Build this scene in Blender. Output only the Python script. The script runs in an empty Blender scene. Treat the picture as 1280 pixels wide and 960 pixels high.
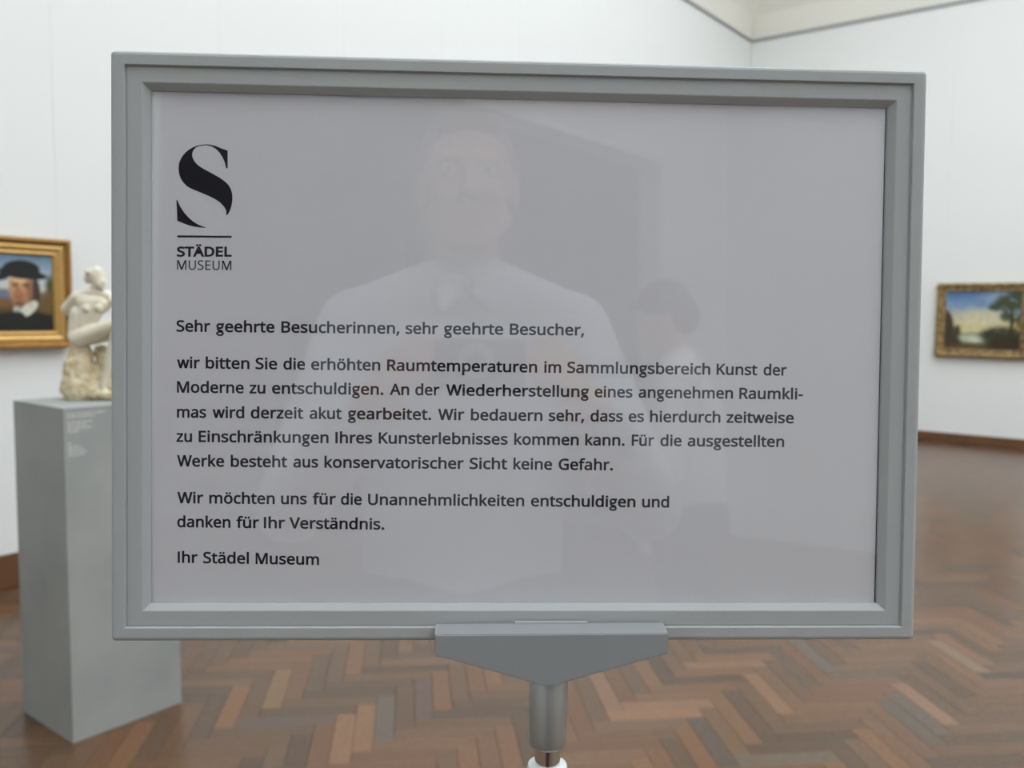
import bpy, bmesh, math, random
import numpy as np
from mathutils import Vector, Matrix, noise
from mathutils.geometry import tessellate_polygon

# ---------------------------------------------------------------- camera, world, exposure
# world axes follow the gallery walls: +Y to the far wall, +X to the right, metres
EYE = Vector((0, 0, 1.38))
CAM_R = Vector((0.7885986845757721, 0.6147810391090598, 0.012505544264300944))
CAM_U = Vector((-0.060713585560117495, 0.05760910716808879, 0.9964913704090617))
CAM_F = Vector((-0.6119035669235766, 0.786591040327361, -0.08275602735102536))
scn = bpy.context.scene
COL = scn.collection
cam_data = bpy.data.cameras.new('camera')
cam_data.sensor_width = 36.0
cam_data.lens = 1087.3 / 1280 * 36
cam_data.clip_start = 0.01
cam_data.clip_end = 100
cam_data.dof.use_dof = True
cam_data.dof.focus_distance = 0.476
cam_data.dof.aperture_fstop = 11
cam = bpy.data.objects.new('camera', cam_data)
COL.objects.link(cam)
m = Matrix.Identity(4)
for i in range(3):
    m[i][0] = CAM_R[i]; m[i][1] = CAM_U[i]; m[i][2] = -CAM_F[i]; m[i][3] = EYE[i]
cam.matrix_world = m
scn.camera = cam
world = bpy.data.worlds.new('world'); scn.world = world
world.use_nodes = True
world.node_tree.nodes['Background'].inputs[0].default_value = (0.75, 0.85, 1.0, 1)
world.node_tree.nodes['Background'].inputs[1].default_value = 0.15
scn.view_settings.view_transform = 'Standard'
scn.view_settings.look = 'None'
scn.view_settings.gamma = 1
scn.view_settings.use_curve_mapping = False
scn.view_settings.exposure = 0.0
LAYLIGHT = 3.15          # radiance of the glazed ceiling the gallery is lit through

rnd = random.Random(7)

# ---------------------------------------------------------------- materials
def mat(name, col=(.5, .5, .5), rough=.5, metal=0.0, spec=.5, bump=None, mottle=None, coat=0.0):
    """bump = (scale, strength); mottle = (scale, amount, other colour)"""
    M = bpy.data.materials.new(name); M.use_nodes = True
    nt = M.node_tree; b = nt.nodes['Principled BSDF']
    b.inputs['Base Color'].default_value = (*col, 1)
    b.inputs['Roughness'].default_value = rough
    b.inputs['Metallic'].default_value = metal
    b.inputs['Specular IOR Level'].default_value = spec
    b.inputs['Coat Weight'].default_value = coat
    tc = nt.nodes.new('ShaderNodeTexCoord')
    if mottle:
        n = nt.nodes.new('ShaderNodeTexNoise'); n.inputs['Scale'].default_value = mottle[0]; n.inputs['Detail'].default_value = 5
        nt.links.new(tc.outputs['Object'], n.inputs['Vector'])
        r = nt.nodes.new('ShaderNodeMapRange'); r.inputs['From Min'].default_value = .35; r.inputs['From Max'].default_value = .65
        r.inputs['To Max'].default_value = mottle[1]
        nt.links.new(n.outputs['Fac'], r.inputs['Value'])
        mx = nt.nodes.new('ShaderNodeMixRGB'); mx.inputs[1].default_value = (*col, 1); mx.inputs[2].default_value = (*mottle[2], 1)
        nt.links.new(r.outputs[0], mx.inputs[0]); nt.links.new(mx.outputs[0], b.inputs['Base Color'])
    if bump:
        n = nt.nodes.new('ShaderNodeTexNoise'); n.inputs['Scale'].default_value = bump[0]; n.inputs['Detail'].default_value = 3
        nt.links.new(tc.outputs['Object'], n.inputs['Vector'])
        bp = nt.nodes.new('ShaderNodeBump'); bp.inputs['Strength'].default_value = bump[1]; bp.inputs['Distance'].default_value = .002
        nt.links.new(n.outputs['Fac'], bp.inputs['Height']); nt.links.new(bp.outputs[0], b.inputs['Normal'])
    return M

def emit(name, col, s):
    M = bpy.data.materials.new(name); M.use_nodes = True
    nt = M.node_tree; b = nt.nodes['Principled BSDF']
    b.inputs['Base Color'].default_value = (.8, .8, .8, 1)
    b.inputs['Emission Color'].default_value = (*col, 1); b.inputs['Emission Strength'].default_value = s
    return M

def attr_mat(name, attr, rough=.6, spec=.3):
    M = bpy.data.materials.new(name); M.use_nodes = True
    nt = M.node_tree; b = nt.nodes['Principled BSDF']
    a = nt.nodes.new('ShaderNodeAttribute'); a.attribute_name = attr
    nt.links.new(a.outputs['Color'], b.inputs['Base Color'])
    b.inputs['Roughness'].default_value = rough; b.inputs['Specular IOR Level'].default_value = spec
    return M

def wood_mat(name, source):
    """parquet: block colour from the object (source 'object') or from a colour attribute, grain along UV x"""
    M = bpy.data.materials.new(name); M.use_nodes = True
    nt = M.node_tree; b = nt.nodes['Principled BSDF']; L = nt.links.new
    if source == 'object':
        s = nt.nodes.new('ShaderNodeObjectInfo'); colr = s.outputs['Color']; rn = s.outputs['Random']
    else:
        s = nt.nodes.new('ShaderNodeAttribute'); s.attribute_name = 'tone'; colr = s.outputs['Color']; rn = s.outputs['Alpha']
    uv = nt.nodes.new('ShaderNodeUVMap')
    ad = nt.nodes.new('ShaderNodeVectorMath'); ad.operation = 'MULTIPLY_ADD'
    ad.inputs[1].default_value = (1.2, 16, 1)
    cb = nt.nodes.new('ShaderNodeCombineXYZ')
    mu = nt.nodes.new('ShaderNodeMath'); mu.operation = 'MULTIPLY'; mu.inputs[1].default_value = 91
    L(rn, mu.inputs[0]); L(mu.outputs[0], cb.inputs[0]); L(mu.outputs[0], cb.inputs[2])
    L(uv.outputs[0], ad.inputs[0]); L(cb.outputs[0], ad.inputs[2])
    n = nt.nodes.new('ShaderNodeTexNoise'); n.inputs['Scale'].default_value = 2.2; n.inputs['Detail'].default_value = 6
    L(ad.outputs[0], n.inputs['Vector'])
    mr = nt.nodes.new('ShaderNodeMapRange'); mr.inputs['From Min'].default_value = .3; mr.inputs['From Max'].default_value = .7
    mr.inputs['To Min'].default_value = .72; mr.inputs['To Max'].default_value = 1.22
    L(n.outputs['Fac'], mr.inputs['Value'])
    mx = nt.nodes.new('ShaderNodeVectorMath'); mx.operation = 'SCALE'
    L(colr, mx.inputs[0]); L(mr.outputs[0], mx.inputs['Scale'])
    L(mx.outputs[0], b.inputs['Base Color'])
    b.inputs['Roughness'].default_value = .25
    b.inputs['Specular IOR Level'].default_value = .5
    bp = nt.nodes.new('ShaderNodeBump'); bp.inputs['Strength'].default_value = .12; bp.inputs['Distance'].default_value = .001
    L(n.outputs['Fac'], bp.inputs['Height']); L(bp.outputs[0], b.inputs['Normal'])
    return M

def pane_mat():
    """thin clear acrylic sheet: transparent with a mirror-like Fresnel reflection"""
    M = bpy.data.materials.new('clear_acrylic'); M.use_nodes = True
    nt = M.node_tree; nt.nodes.remove(nt.nodes['Principled BSDF']); L = nt.links.new
    out = [n for n in nt.nodes if n.type == 'OUTPUT_MATERIAL'][0]
    t = nt.nodes.new('ShaderNodeBsdfTransparent'); t.inputs[0].default_value = (.985, .985, 1, 1)
    g = nt.nodes.new('ShaderNodeBsdfGlossy'); g.inputs['Roughness'].default_value = .02
    f = nt.nodes.new('ShaderNodeFresnel'); f.inputs[0].default_value = 1.50
    ge = nt.nodes.new('ShaderNodeNewGeometry')              # the mirror-like film sits on the outer faces only
    iv = nt.nodes.new('ShaderNodeMath'); iv.operation = 'SUBTRACT'; iv.inputs[0].default_value = 1; L(ge.outputs['Backfacing'], iv.inputs[1])
    k = nt.nodes.new('ShaderNodeMath'); k.operation = 'MULTIPLY'; L(f.outputs[0], k.inputs[0]); L(iv.outputs[0], k.inputs[1])
    k2 = nt.nodes.new('ShaderNodeMath'); k2.operation = 'MULTIPLY'; k2.inputs[1].default_value = 2.4; L(k.outputs[0], k2.inputs[0])     # both faces of the sheet and its gloss film
    x = nt.nodes.new('ShaderNodeMixShader'); L(k2.outputs[0], x.inputs[0]); L(t.outputs[0], x.inputs[1]); L(g.outputs[0], x.inputs[2])
    L(x.outputs[0], out.inputs['Surface'])
    return M

MT = {
 'wall': mat('white_wall_paint', (.80, .815, .81), .85, spec=.2, bump=(180, .05)),
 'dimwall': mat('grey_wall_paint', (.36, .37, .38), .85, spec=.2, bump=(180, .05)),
 'cove': mat('cream_plaster', (.90, .89, .82), .9, spec=.1, bump=(60, .05)),
 'gap_shade': mat('painted_shadow_gap', (.36, .37, .37), .7),  # grey standing in for the shade of the gap under the cove
 'board': mat('oak_skirting', (.15, .066, .028), .42, mottle=(9, .5, (.10, .045, .02))),
 'laylight': emit('daylit_frosted_glass', (.93, .985, 1.02), LAYLIGHT),
 'bar': mat('white_glazing_bar', (.75, .75, .73), .5),
 'frame': mat('silver_grey_frame', (.43, .45, .455), .6, spec=.3, bump=(900, .05)),
 'bracket': mat('grey_bracket_enamel', (.30, .315, .325), .42, spec=.5, bump=(900, .05)),
 'socket': mat('satin_grey_metal', (.46, .47, .46), .36, metal=.65),
 'chrome': mat('chrome', (.78, .80, .82), .1, metal=1),
 'collar': mat('milky_plastic', (.78, .82, .85), .2, coat=.4),
 'navy': mat('navy_backing', (.016, .016, .045), .5),
 'paper': mat('white_paper', (.875, .875, .875), .8, spec=.15, bump=(400, .03)),
 'ink': mat('black_ink', (.022, .020, .028), .6, spec=.15),
 'pane': pane_mat(),
 'plinth': mat('grey_plinth_paint', (.36, .375, .36), .6, spec=.3, mottle=(3.4, .8, (.285, .305, .30))),
 'white': mat('white_lettering', (.62, .63, .63), .6),
 'marble': mat('cream_marble', (.80, .75, .62), .5, mottle=(26, .5, (.66, .57, .41)), spec=.4),
 'rock': mat('rough_marble', (.72, .62, .44), .7, mottle=(34, .8, (.46, .36, .20)), bump=(150, 1.0)),
 'gilt': mat('gilt', (.40, .21, .05), .38, metal=.5, mottle=(40, .7, (.22, .10, .02)), bump=(220, .5)),
 'giltd': mat('aged_gilt', (.44, .31, .13), .5, metal=.3, mottle=(26, .9, (.10, .065, .03)), bump=(120, .8)),
 'giltl': mat('bright_gilt', (.60, .38, .13), .36, metal=.45, bump=(220, .4), mottle=(30, .5, (.5, .3, .09))),
 'canvas': attr_mat('oil_paint', 'paint', .45, .4),
 'wood_o': wood_mat('parquet_block', 'object'),
 'wood_a': wood_mat('parquet_field', 'attr'),
 'sub': mat('dark_subfloor', (.03, .022, .016), .8),
 'skin': mat('skin', (.60, .36, .27), .5, mottle=(20, .4, (.52, .28, .21))),
 'shirt': mat('pale_blue_shirt', (.55, .60, .68), .85, bump=(30, .5)),
 'wshirt': mat('white_shirt', (.80, .81, .82), .85, bump=(30, .5)),
 'trouser': mat('dark_trousers', (.03, .033, .045), .85),
 'hair': mat('dark_hair', (.02, .014, .01), .6, bump=(200, 1)),
 'ghair': mat('short_brown_hair', (.14, .10, .075), .6, bump=(200, 1)),
 'shoe': mat('black_leather', (.015, .014, .013), .35),
 'cam': mat('black_camera_body', (.02, .02, .022), .4),
 'glass': mat('lens_glass', (.01, .01, .02), .05),
 'eye': mat('eye_white', (.7, .7, .68), .2),
 'iris': mat('dark_iris', (.03, .02, .015), .2),
 'metal': mat('brass_catch', (.5, .4, .2), .3, metal=1),
 'artdark': mat('dark_oil_paint', (.035, .03, .028), .4, mottle=(4, .7, (.10, .07, .045))),
}

# ---------------------------------------------------------------- object helpers
def tag(o, label=None, cat=None, group=None, kind=None):
    if label: o['label'] = label
    if cat: o['category'] = cat
    if group: o['group'] = group
    if kind: o['kind'] = kind
    return o
def link(name, me, mtl=None, parent=None, kind=None):
    if mtl is not None: me.materials.append(mtl)
    o = bpy.data.objects.new(name, me); COL.objects.link(o)
    if parent is not None: o.parent = parent
    if kind: o['kind'] = kind
    return o
def pydata(name, vs, fs, smooth=False):
    me = bpy.data.meshes.new(name); me.from_pydata([tuple(v) for v in vs], [], [tuple(f) for f in fs]); me.update()
    if smooth: me.shade_smooth()
    return me
def bm_obj(name, bm, mtl, parent=None, smooth=False, kind=None):
    bmesh.ops.recalc_face_normals(bm, faces=bm.faces[:])
    me = bpy.data.meshes.new(name); bm.to_mesh(me); bm.free()
    if smooth: me.shade_smooth()
    return link(name, me, mtl, parent, kind)
def empty(name, loc=(0, 0, 0), rz=0.0):
    o = bpy.data.objects.new(name, None); COL.objects.link(o); o.location = loc; o.rotation_euler = (0, 0, rz)
    o.empty_display_size = .1
    return o
def bm_box(bm, lo, hi, bevel=0.0, seg=1):
    r = bmesh.ops.create_cube(bm, size=1)
    for v in r['verts']:
        v.co = Vector([(lo[i] + hi[i]) / 2 + v.co[i] * (hi[i] - lo[i]) for i in range(3)])
    if bevel:
        es = {e for v in r['verts'] for e in v.link_edges}
        bmesh.ops.bevel(bm, geom=list(es), offset=bevel, segments=seg, affect='EDGES', profile=.5)
def box(name, lo, hi, mtl, parent=None, bevel=0.0, kind=None, seg=1):
    bm = bmesh.new(); bm_box(bm, lo, hi, bevel, seg)
    return bm_obj(name, bm, mtl, parent, kind=kind)
def lathe(name, prof, mtl, parent=None, seg=48, centre=(0, 0, 0), mtx=None):
    """prof = [(radius, z), ...] from bottom to top, closed at both ends"""
    vs, fs = [], []
    for r, z in prof:
        for i in range(seg):
            a = 2 * math.pi * i / seg
            vs.append(Vector((centre[0] + r * math.cos(a), centre[1] + r * math.sin(a), centre[2] + z)))
    for j in range(len(prof) - 1):
        for i in range(seg):
            k = (i + 1) % seg
            fs.append((j * seg + i, j * seg + k, (j + 1) * seg + k, (j + 1) * seg + i))
    fs.append(tuple(range(seg))[::-1]); fs.append(tuple((len(prof) - 1) * seg + i for i in range(seg)))
    if mtx: vs = [mtx @ v for v in vs]
    me = pydata(name, vs, fs)
    for p in me.polygons: p.use_smooth = len(p.vertices) == 4
    o = link(name, me, mtl, parent)
    try: me.set_sharp_from_angle(angle=math.radians(35))
    except Exception: pass
    return o

# ================================================================ THE ROOM
XL, XR, YF, YB = -4.498, 6.8, -4.2, 10.516     # left wall, right wall, front (behind the camera), far wall
HC, HT = 4.74, 6.3                             # wall head, glazed ceiling
CV = 1.15                                      # reach of the sloping cove
T = .25
YS = -3.0                                        # edge of the unseen ceiling bay added to block light on the entrance side
DX0, DX1, DZ = 1.2, 5.75, 3.6                  # wide opening to the next gallery

# floor: subfloor + herringbone blocks at 45 degrees to the walls
floor = box('floor', (XL - T, YF - 5.6, -.06), (XR + T, YB + T, -.022), MT['sub'], kind='structure')
PW, PL = .066, .33
E1 = Vector((math.cos(math.radians(44.6)), math.sin(math.radians(44.6)), 0))
E2 = Vector((-E1.y, E1.x, 0))
ANCH = Vector((-1.287, 2.648, 0)) - E1 * PL - E2 * PW
def project(P):
    d = P - EYE; z = d.dot(CAM_F)
    if z < .05: return None
    return (640 + 1087.3 * d.dot(CAM_R) / z, 480 - 1087.3 * d.dot(CAM_U) / z, z)
def floor_at(px, py):
    d = CAM_R * (px - 640) - CAM_U * (py - 480) + CAM_F * 1087.3
    return EYE + d * (-EYE.z / d.z)
def block_mesh(name):
    g, b, h = .0004, .0010, .022
    x0, x1, y0, y1 = g, PL - g, g, PW - g
    vs = [(x0, y0, -h), (x1, y0, -h), (x1, y1, -h), (x0, y1, -h),
          (x0, y0, -b), (x1, y0, -b), (x1, y1, -b), (x0, y1, -b),
          (x0 + b, y0 + b, 0), (x1 - b, y0 + b, 0), (x1 - b, y1 - b, 0), (x0 + b, y1 - b, 0)]
    fs = [(8, 9, 10, 11)] + [(4 + i, 4 + (i + 1) % 4, 8 + (i + 1) % 4, 8 + i) for i in range(4)] + \
         [(i, (i + 1) % 4, 4 + (i + 1) % 4, 4 + i) for i in range(4)]
    me = pydata(name, vs, fs)
    uv = me.uv_layers.new(name='UVMap')
    for l in me.loops:
        c = me.vertices[l.vertex_index].co; uv.data[l.index].uv = (c.x / .066, c.y / .066)
    return me, vs, fs
blk, BV, BF = block_mesh('block')
blk.materials.append(MT['wood_o'])
TONES = [tuple(v * k for v, k in zip(c, (.60, .49, .37))) for c in [(.205, .118, .072), (.165, .098, .064), (.235, .135, .080), (.125, .084, .060), (.270, .150, .082),
         (.150, .105, .080), (.190, .125, .085), (.100, .072, .056), (.220, .112, .060), (.175, .115, .070)]]
blocks = []
for kk in range(-260, 261):
    for jj in range(-34, 35):
        for vert in (0, 1):
            if vert: o2 = ((kk * PW + PL + PW) + jj * 2 * PL, kk * PW + PW - PL)     # long side along E2
            else: o2 = (kk * PW + jj * 2 * PL, kk * PW)
            O = ANCH + E1 * o2[0] + E2 * o2[1]
            if vert: c = O - E1 * PW / 2 + E2 * PL / 2
            else: c = O + E1 * PL / 2 + E2 * PW / 2
            inside = XL - .02 < c.x < XR + .02 and YF - .02 < c.y < YB + .02
            if not inside: inside = DX0 - .6 < c.x < XR and YF - 5.4 < c.y <= YF - .02
            if not inside: continue
            r = random.Random(kk * 1009 + jj * 31 + vert)
            t = list(r.choice(TONES)); f = r.uniform(.86, 1.12); t = [(x * .62 + a_ * .38) * f for x, a_ in zip(t, (.122, .070, .037))]
            blocks.append([O, vert, c, t])
# blocks whose own stain the photograph shows plainly
STAIN = [((880, 930), (.075, .068, .066)), ((750, 860), (.085, .078, .075)), ((760, 880), (.10, .085, .075)), ((800, 890), (.33, .185, .105)), ((835, 878), (.30, .17, .10)),
         ((1140, 895), (.085, .090, .075)), ((1125, 880), (.10, .10, .085)), ((1145, 870), (.33, .18, .115)), ((1170, 890), (.31, .19, .13)),
         ((525, 865), (.105, .070, .075)), ((475, 888), (.105, .115, .11)), ((278, 868), (.075, .052, .036)), ((292, 880), (.26, .125, .05)),
         ((945, 855), (.11, .105, .09)), ((960, 868), (.29, .165, .09)), ((1010, 820), (.10, .11, .11)), ((1215, 830), (.15, .14, .15)), ((1190, 820), (.27, .20, .13)),
         ((360, 840), (.26, .165, .075)), ((450, 900), (.29, .16, .08)), ((430, 912), (.30, .17, .09)), ((400, 830), (.10, .075, .05)), ((930, 830), (.28, .155, .09)),
         ((385, 905), (.10, .085, .085)), ((1050, 950), (.13, .125, .10)), ((770, 870), (.27, .16, .10))]
for (px, py), t in STAIN:
    P = floor_at(px, py); best = min(blocks, key=lambda b: (b[2] - P).length_squared)
    def inblk(b):
        q = P - b[0]; a, s = q.dot(E1), q.dot(E2)
        return (-PW <= a <= 0 and 0 <= s <= PL) if b[1] else (0 <= a <= PL and 0 <= s <= PW)
    for b in blocks:
        if (b[2] - P).length_squared < .05 and inblk(b): best = b; break
    best[3] = [x * g_ + a_ * .42 for x, a_, g_ in zip(t, (.118, .070, .040), (.44, .38, .33))]
def shown(c):
    q = project(c)
    if not q: return -1
    x, y, z = q
    if not (-25 < x < 1305 and 500 < y < 990): return -1
    if 142 < x < 1140 and y < 800: return -1
    if 33 < x < 226 and y < 880: return -1
    return 1 / z ** 2
rank = sorted([b for b in blocks if shown(b[2]) > 0], key=lambda b: -shown(b[2]))[:296]
chosen = {id(b) for b in rank}
A1 = math.atan2(E1.y, E1.x)
for b in rank:
    o = bpy.data.objects.new('block', blk); COL.objects.link(o); o.parent = floor
    o.location = b[0]; o.rotation_euler = (0, 0, A1 + (math.pi / 2 if b[1] else 0)); o.color = (*b[3], 1)
vs, fs, cols, uvs = [], [], [], []
for b in blocks:
    if id(b) in chosen: continue
    n0 = len(vs); X, Y = (E2, -E1) if b[1] else (E1, E2)
    for v in BV: vs.append(b[0] + X * v[0] + Y * v[1] + Vector((0, 0, v[2])))
    q = rnd.random()
    for f in BF:
        fs.append([n0 + i for i in f])
        for i in f: cols += [*b[3], q]; uvs += [BV[i][0] / .066, BV[i][1] / .066]
me = pydata('parquet_field', vs, fs)
ca = me.color_attributes.new('tone', 'FLOAT_COLOR', 'CORNER'); ca.data.foreach_set('color', cols)
uv = me.uv_layers.new(name='UVMap'); uv.data.foreach_set('uv', uvs)
link('block_field', me, MT['wood_a'], floor, kind='stuff')

# walls: a core with separate panels in front, joints recessed
PWID, GAP, PT = .94, .0008, .012
def panel_mesh(w, h):
    bm = bmesh.new(); bm_box(bm, (0, 0, 0), (w, PT, h), .0005); bmesh.ops.recalc_face_normals(bm, faces=bm.faces[:])
    me = bpy.data.meshes.new('panel'); bm.to_mesh(me); bm.free(); me.materials.append(MT['wall']); return me
def panels(wall, start, direction, inward, length, first, z0=0, z1=HC):
    """panels along direction from start, thickness towards -inward (behind the face)"""
    pm = panel_mesh(PWID - GAP, z1 - z0)
    s = first
    rot = math.atan2(direction.y, direction.x)
    edges = [0] + [first + PWID * i for i in range(int((length - first) / PWID) + 1)]
    if length - edges[-1] > .05: edges.append(length)
    for a, b in zip(edges[:-1], edges[1:]):
        if b - a < .03: continue
        me_ = pm if abs(b - a - PWID) < 1e-4 else panel_mesh(b - a - GAP, z1 - z0)
        o = bpy.data.objects.new('panel', me_); COL.objects.link(o); o.parent = wall
        P = start + direction * (a + GAP / 2)
        o.location = (P.x, P.y, z0); o.rotation_euler = (0, 0, rot)
# mesh thickness runs to local +Y; local +Y = direction rotated by +90 degrees, chosen to point out of the room
wl = box('wall_left', (XL - T, YF - T, 0), (XL - PT, YB + T, HC), MT['wall'], kind='structure')
panels(wl, Vector((XL, YF, 0)), Vector((0, 1, 0)), None, YB - YF, (2.063 - YF) % PWID)
wb = box('wall_back', (XL - PT, YB + PT, 0), (XR + T, YB + T, HC), MT['wall'], kind='structure')
pm0 = (XR - (-2.175)) % PWID
panels(wb, Vector((XL, YB, 0)), Vector((1, 0, 0)), None, XR - XL, (-2.175 - XL) % PWID)
wr = box('wall_right', (XR + PT, YF - T, 0), (XR + T, YB + PT, HC), MT['wall'], kind='structure')
panels(wr, Vector((XR, YB, 0)), Vector((0, -1, 0)), None, YB - YF, .5)
# front wall with the wide opening
bm = bmesh.new()
bm_box(bm, (XL - PT, YF - T, 0), (DX0, YF, HC)); bm_box(bm, (DX1, YF - T, 0), (XR + PT, YF, HC)); bm_box(bm, (DX0, YF - T, DZ), (DX1, YF, HC))
bm_obj('wall_front', bm, MT['wall'], kind='structure')
# the dimmer gallery beyond the opening
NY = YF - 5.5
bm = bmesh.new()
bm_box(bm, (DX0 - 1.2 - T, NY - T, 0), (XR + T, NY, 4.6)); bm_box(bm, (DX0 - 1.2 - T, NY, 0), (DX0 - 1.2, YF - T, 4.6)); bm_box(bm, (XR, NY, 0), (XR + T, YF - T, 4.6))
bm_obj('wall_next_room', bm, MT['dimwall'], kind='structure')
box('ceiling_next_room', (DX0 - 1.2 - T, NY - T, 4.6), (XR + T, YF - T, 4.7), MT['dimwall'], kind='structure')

# skirting
def skirting(name, lo, hi):
    bm = bmesh.new(); bm_box(bm, lo, hi, .004, 2); return bm_obj(name, bm, MT['board'], kind='structure')
SH, SD = .105, .018
skirting('baseboard_back', (XL + .001, YB - SD, 0), (XR - .001, YB - .0005, SH))
skirting('baseboard_left', (XL + .0005, YF + .001, 0), (XL + SD, YB - SD - .001, .17))
skirting('baseboard_right', (XR - SD, YF + .001, 0), (XR - .0005, YB - SD - .001, SH))
skirting('baseboard_front', (XL + SD + .001, YF + .0005, 0), (DX0, YF + SD, SH))

# dark strip painting the shadow gap where walls meet the cove, cove slopes, glazed ceiling
bm = bmesh.new(); r = .022
for lo, hi in (((XL, YF, HC - .012), (XL + r, YB, HC + .02)), ((XR - r, YF, HC - .012), (XR, YB, HC + .02)),
               ((XL + r, YB - r, HC - .012), (XR - r, YB, HC + .02)), ((XL + r, YF, HC - .012), (XR - r, YF + r, HC + .02))):
    bm_box(bm, lo, hi, .003)
bm_obj('gap_shade_strip_1', bm, MT['gap_shade'], kind='structure')
CB = 1.6                                         # the cove reaches further in along the far wall
def ring(z, i): return [Vector((XL + i, YS + i, z)), Vector((XR - i, YS + i, z)), Vector((XR - i, YB - i * CB / CV, z)), Vector((XL + i, YB - i * CB / CV, z))]
vs, fs = [], []
n = 8; rings = []
for k in range(n + 1):
    a = k / n; rings.append(ring(HC + .02 + (HT - HC) * math.sin(a * math.pi / 2 * .82) / math.sin(math.pi / 2 * .82), -.01 + CV * (a ** 1.35)))
for rr in rings: vs += rr
for k in range(n):
    for i in range(4):
        j = (i + 1) % 4; fs.append((k * 4 + i, k * 4 + j, (k + 1) * 4 + j, (k + 1) * 4 + i))
cv = pydata('cove', vs, fs)
cvo = link('ceiling', cv, MT['cove'], kind='structure')
sm = cvo.modifiers.new('thick', 'SOLIDIFY'); sm.thickness = .05; sm.offset = 1
box('ceiling_light_block', (XL - T, YF - T, HC + .001), (XR + T, YS - .005, HC + .12), MT['wall'], kind='structure')  # unseen solid bay, added to keep ceiling light off the front
# glazed laylight: panes between bars
zt = HT + .02; X0, X1, Y0, Y1 = XL + CV - .01, XR - CV + .01, YS + CV - .01, YB - CB + .01
lay = box('laylight_frame', (X0 - .05, Y0 - .05, zt + .055), (X1 + .05, Y1 + .05, zt + .075), MT['bar'], kind='structure')
nx, ny = 6, 9; dx, dy = (X1 - X0) / nx, (Y1 - Y0) / ny
bmp = bmesh.new(); bm_box(bmp, (.03, .03, 0), (dx - .03, dy - .03, .01)); pme = bpy.data.meshes.new('pane'); bmp.to_mesh(pme); bmp.free(); pme.materials.append(MT['laylight'])
for i in range(nx):
    for j in range(ny):
        o = bpy.data.objects.new('pane', pme); COL.objects.link(o); o.parent = lay; o.location = (X0 + i * dx, Y0 + j * dy, zt + .03)
bbx = bmesh.new(); bm_box(bbx, (X0, -.03, 0), (X1, .03, .055)); bx_ = bpy.data.meshes.new('glazing_bar'); bbx.to_mesh(bx_); bbx.free(); bx_.materials.append(MT['bar'])
bby = bmesh.new(); bm_box(bby, (-.03, Y0, 0), (.03, Y1, .055)); by_ = bpy.data.meshes.new('glazing_bar'); bby.to_mesh(by_); bby.free(); by_.materials.append(MT['bar'])
for j in range(ny + 1):
    o = bpy.data.objects.new('glazing_bar', bx_); COL.objects.link(o); o.parent = lay; o.location = (0, Y0 + j * dy, zt)
for i in range(nx + 1):
    o = bpy.data.objects.new('glazing_bar', by_); COL.objects.link(o); o.parent = lay; o.location = (X0 + i * dx, 0, zt)

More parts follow.
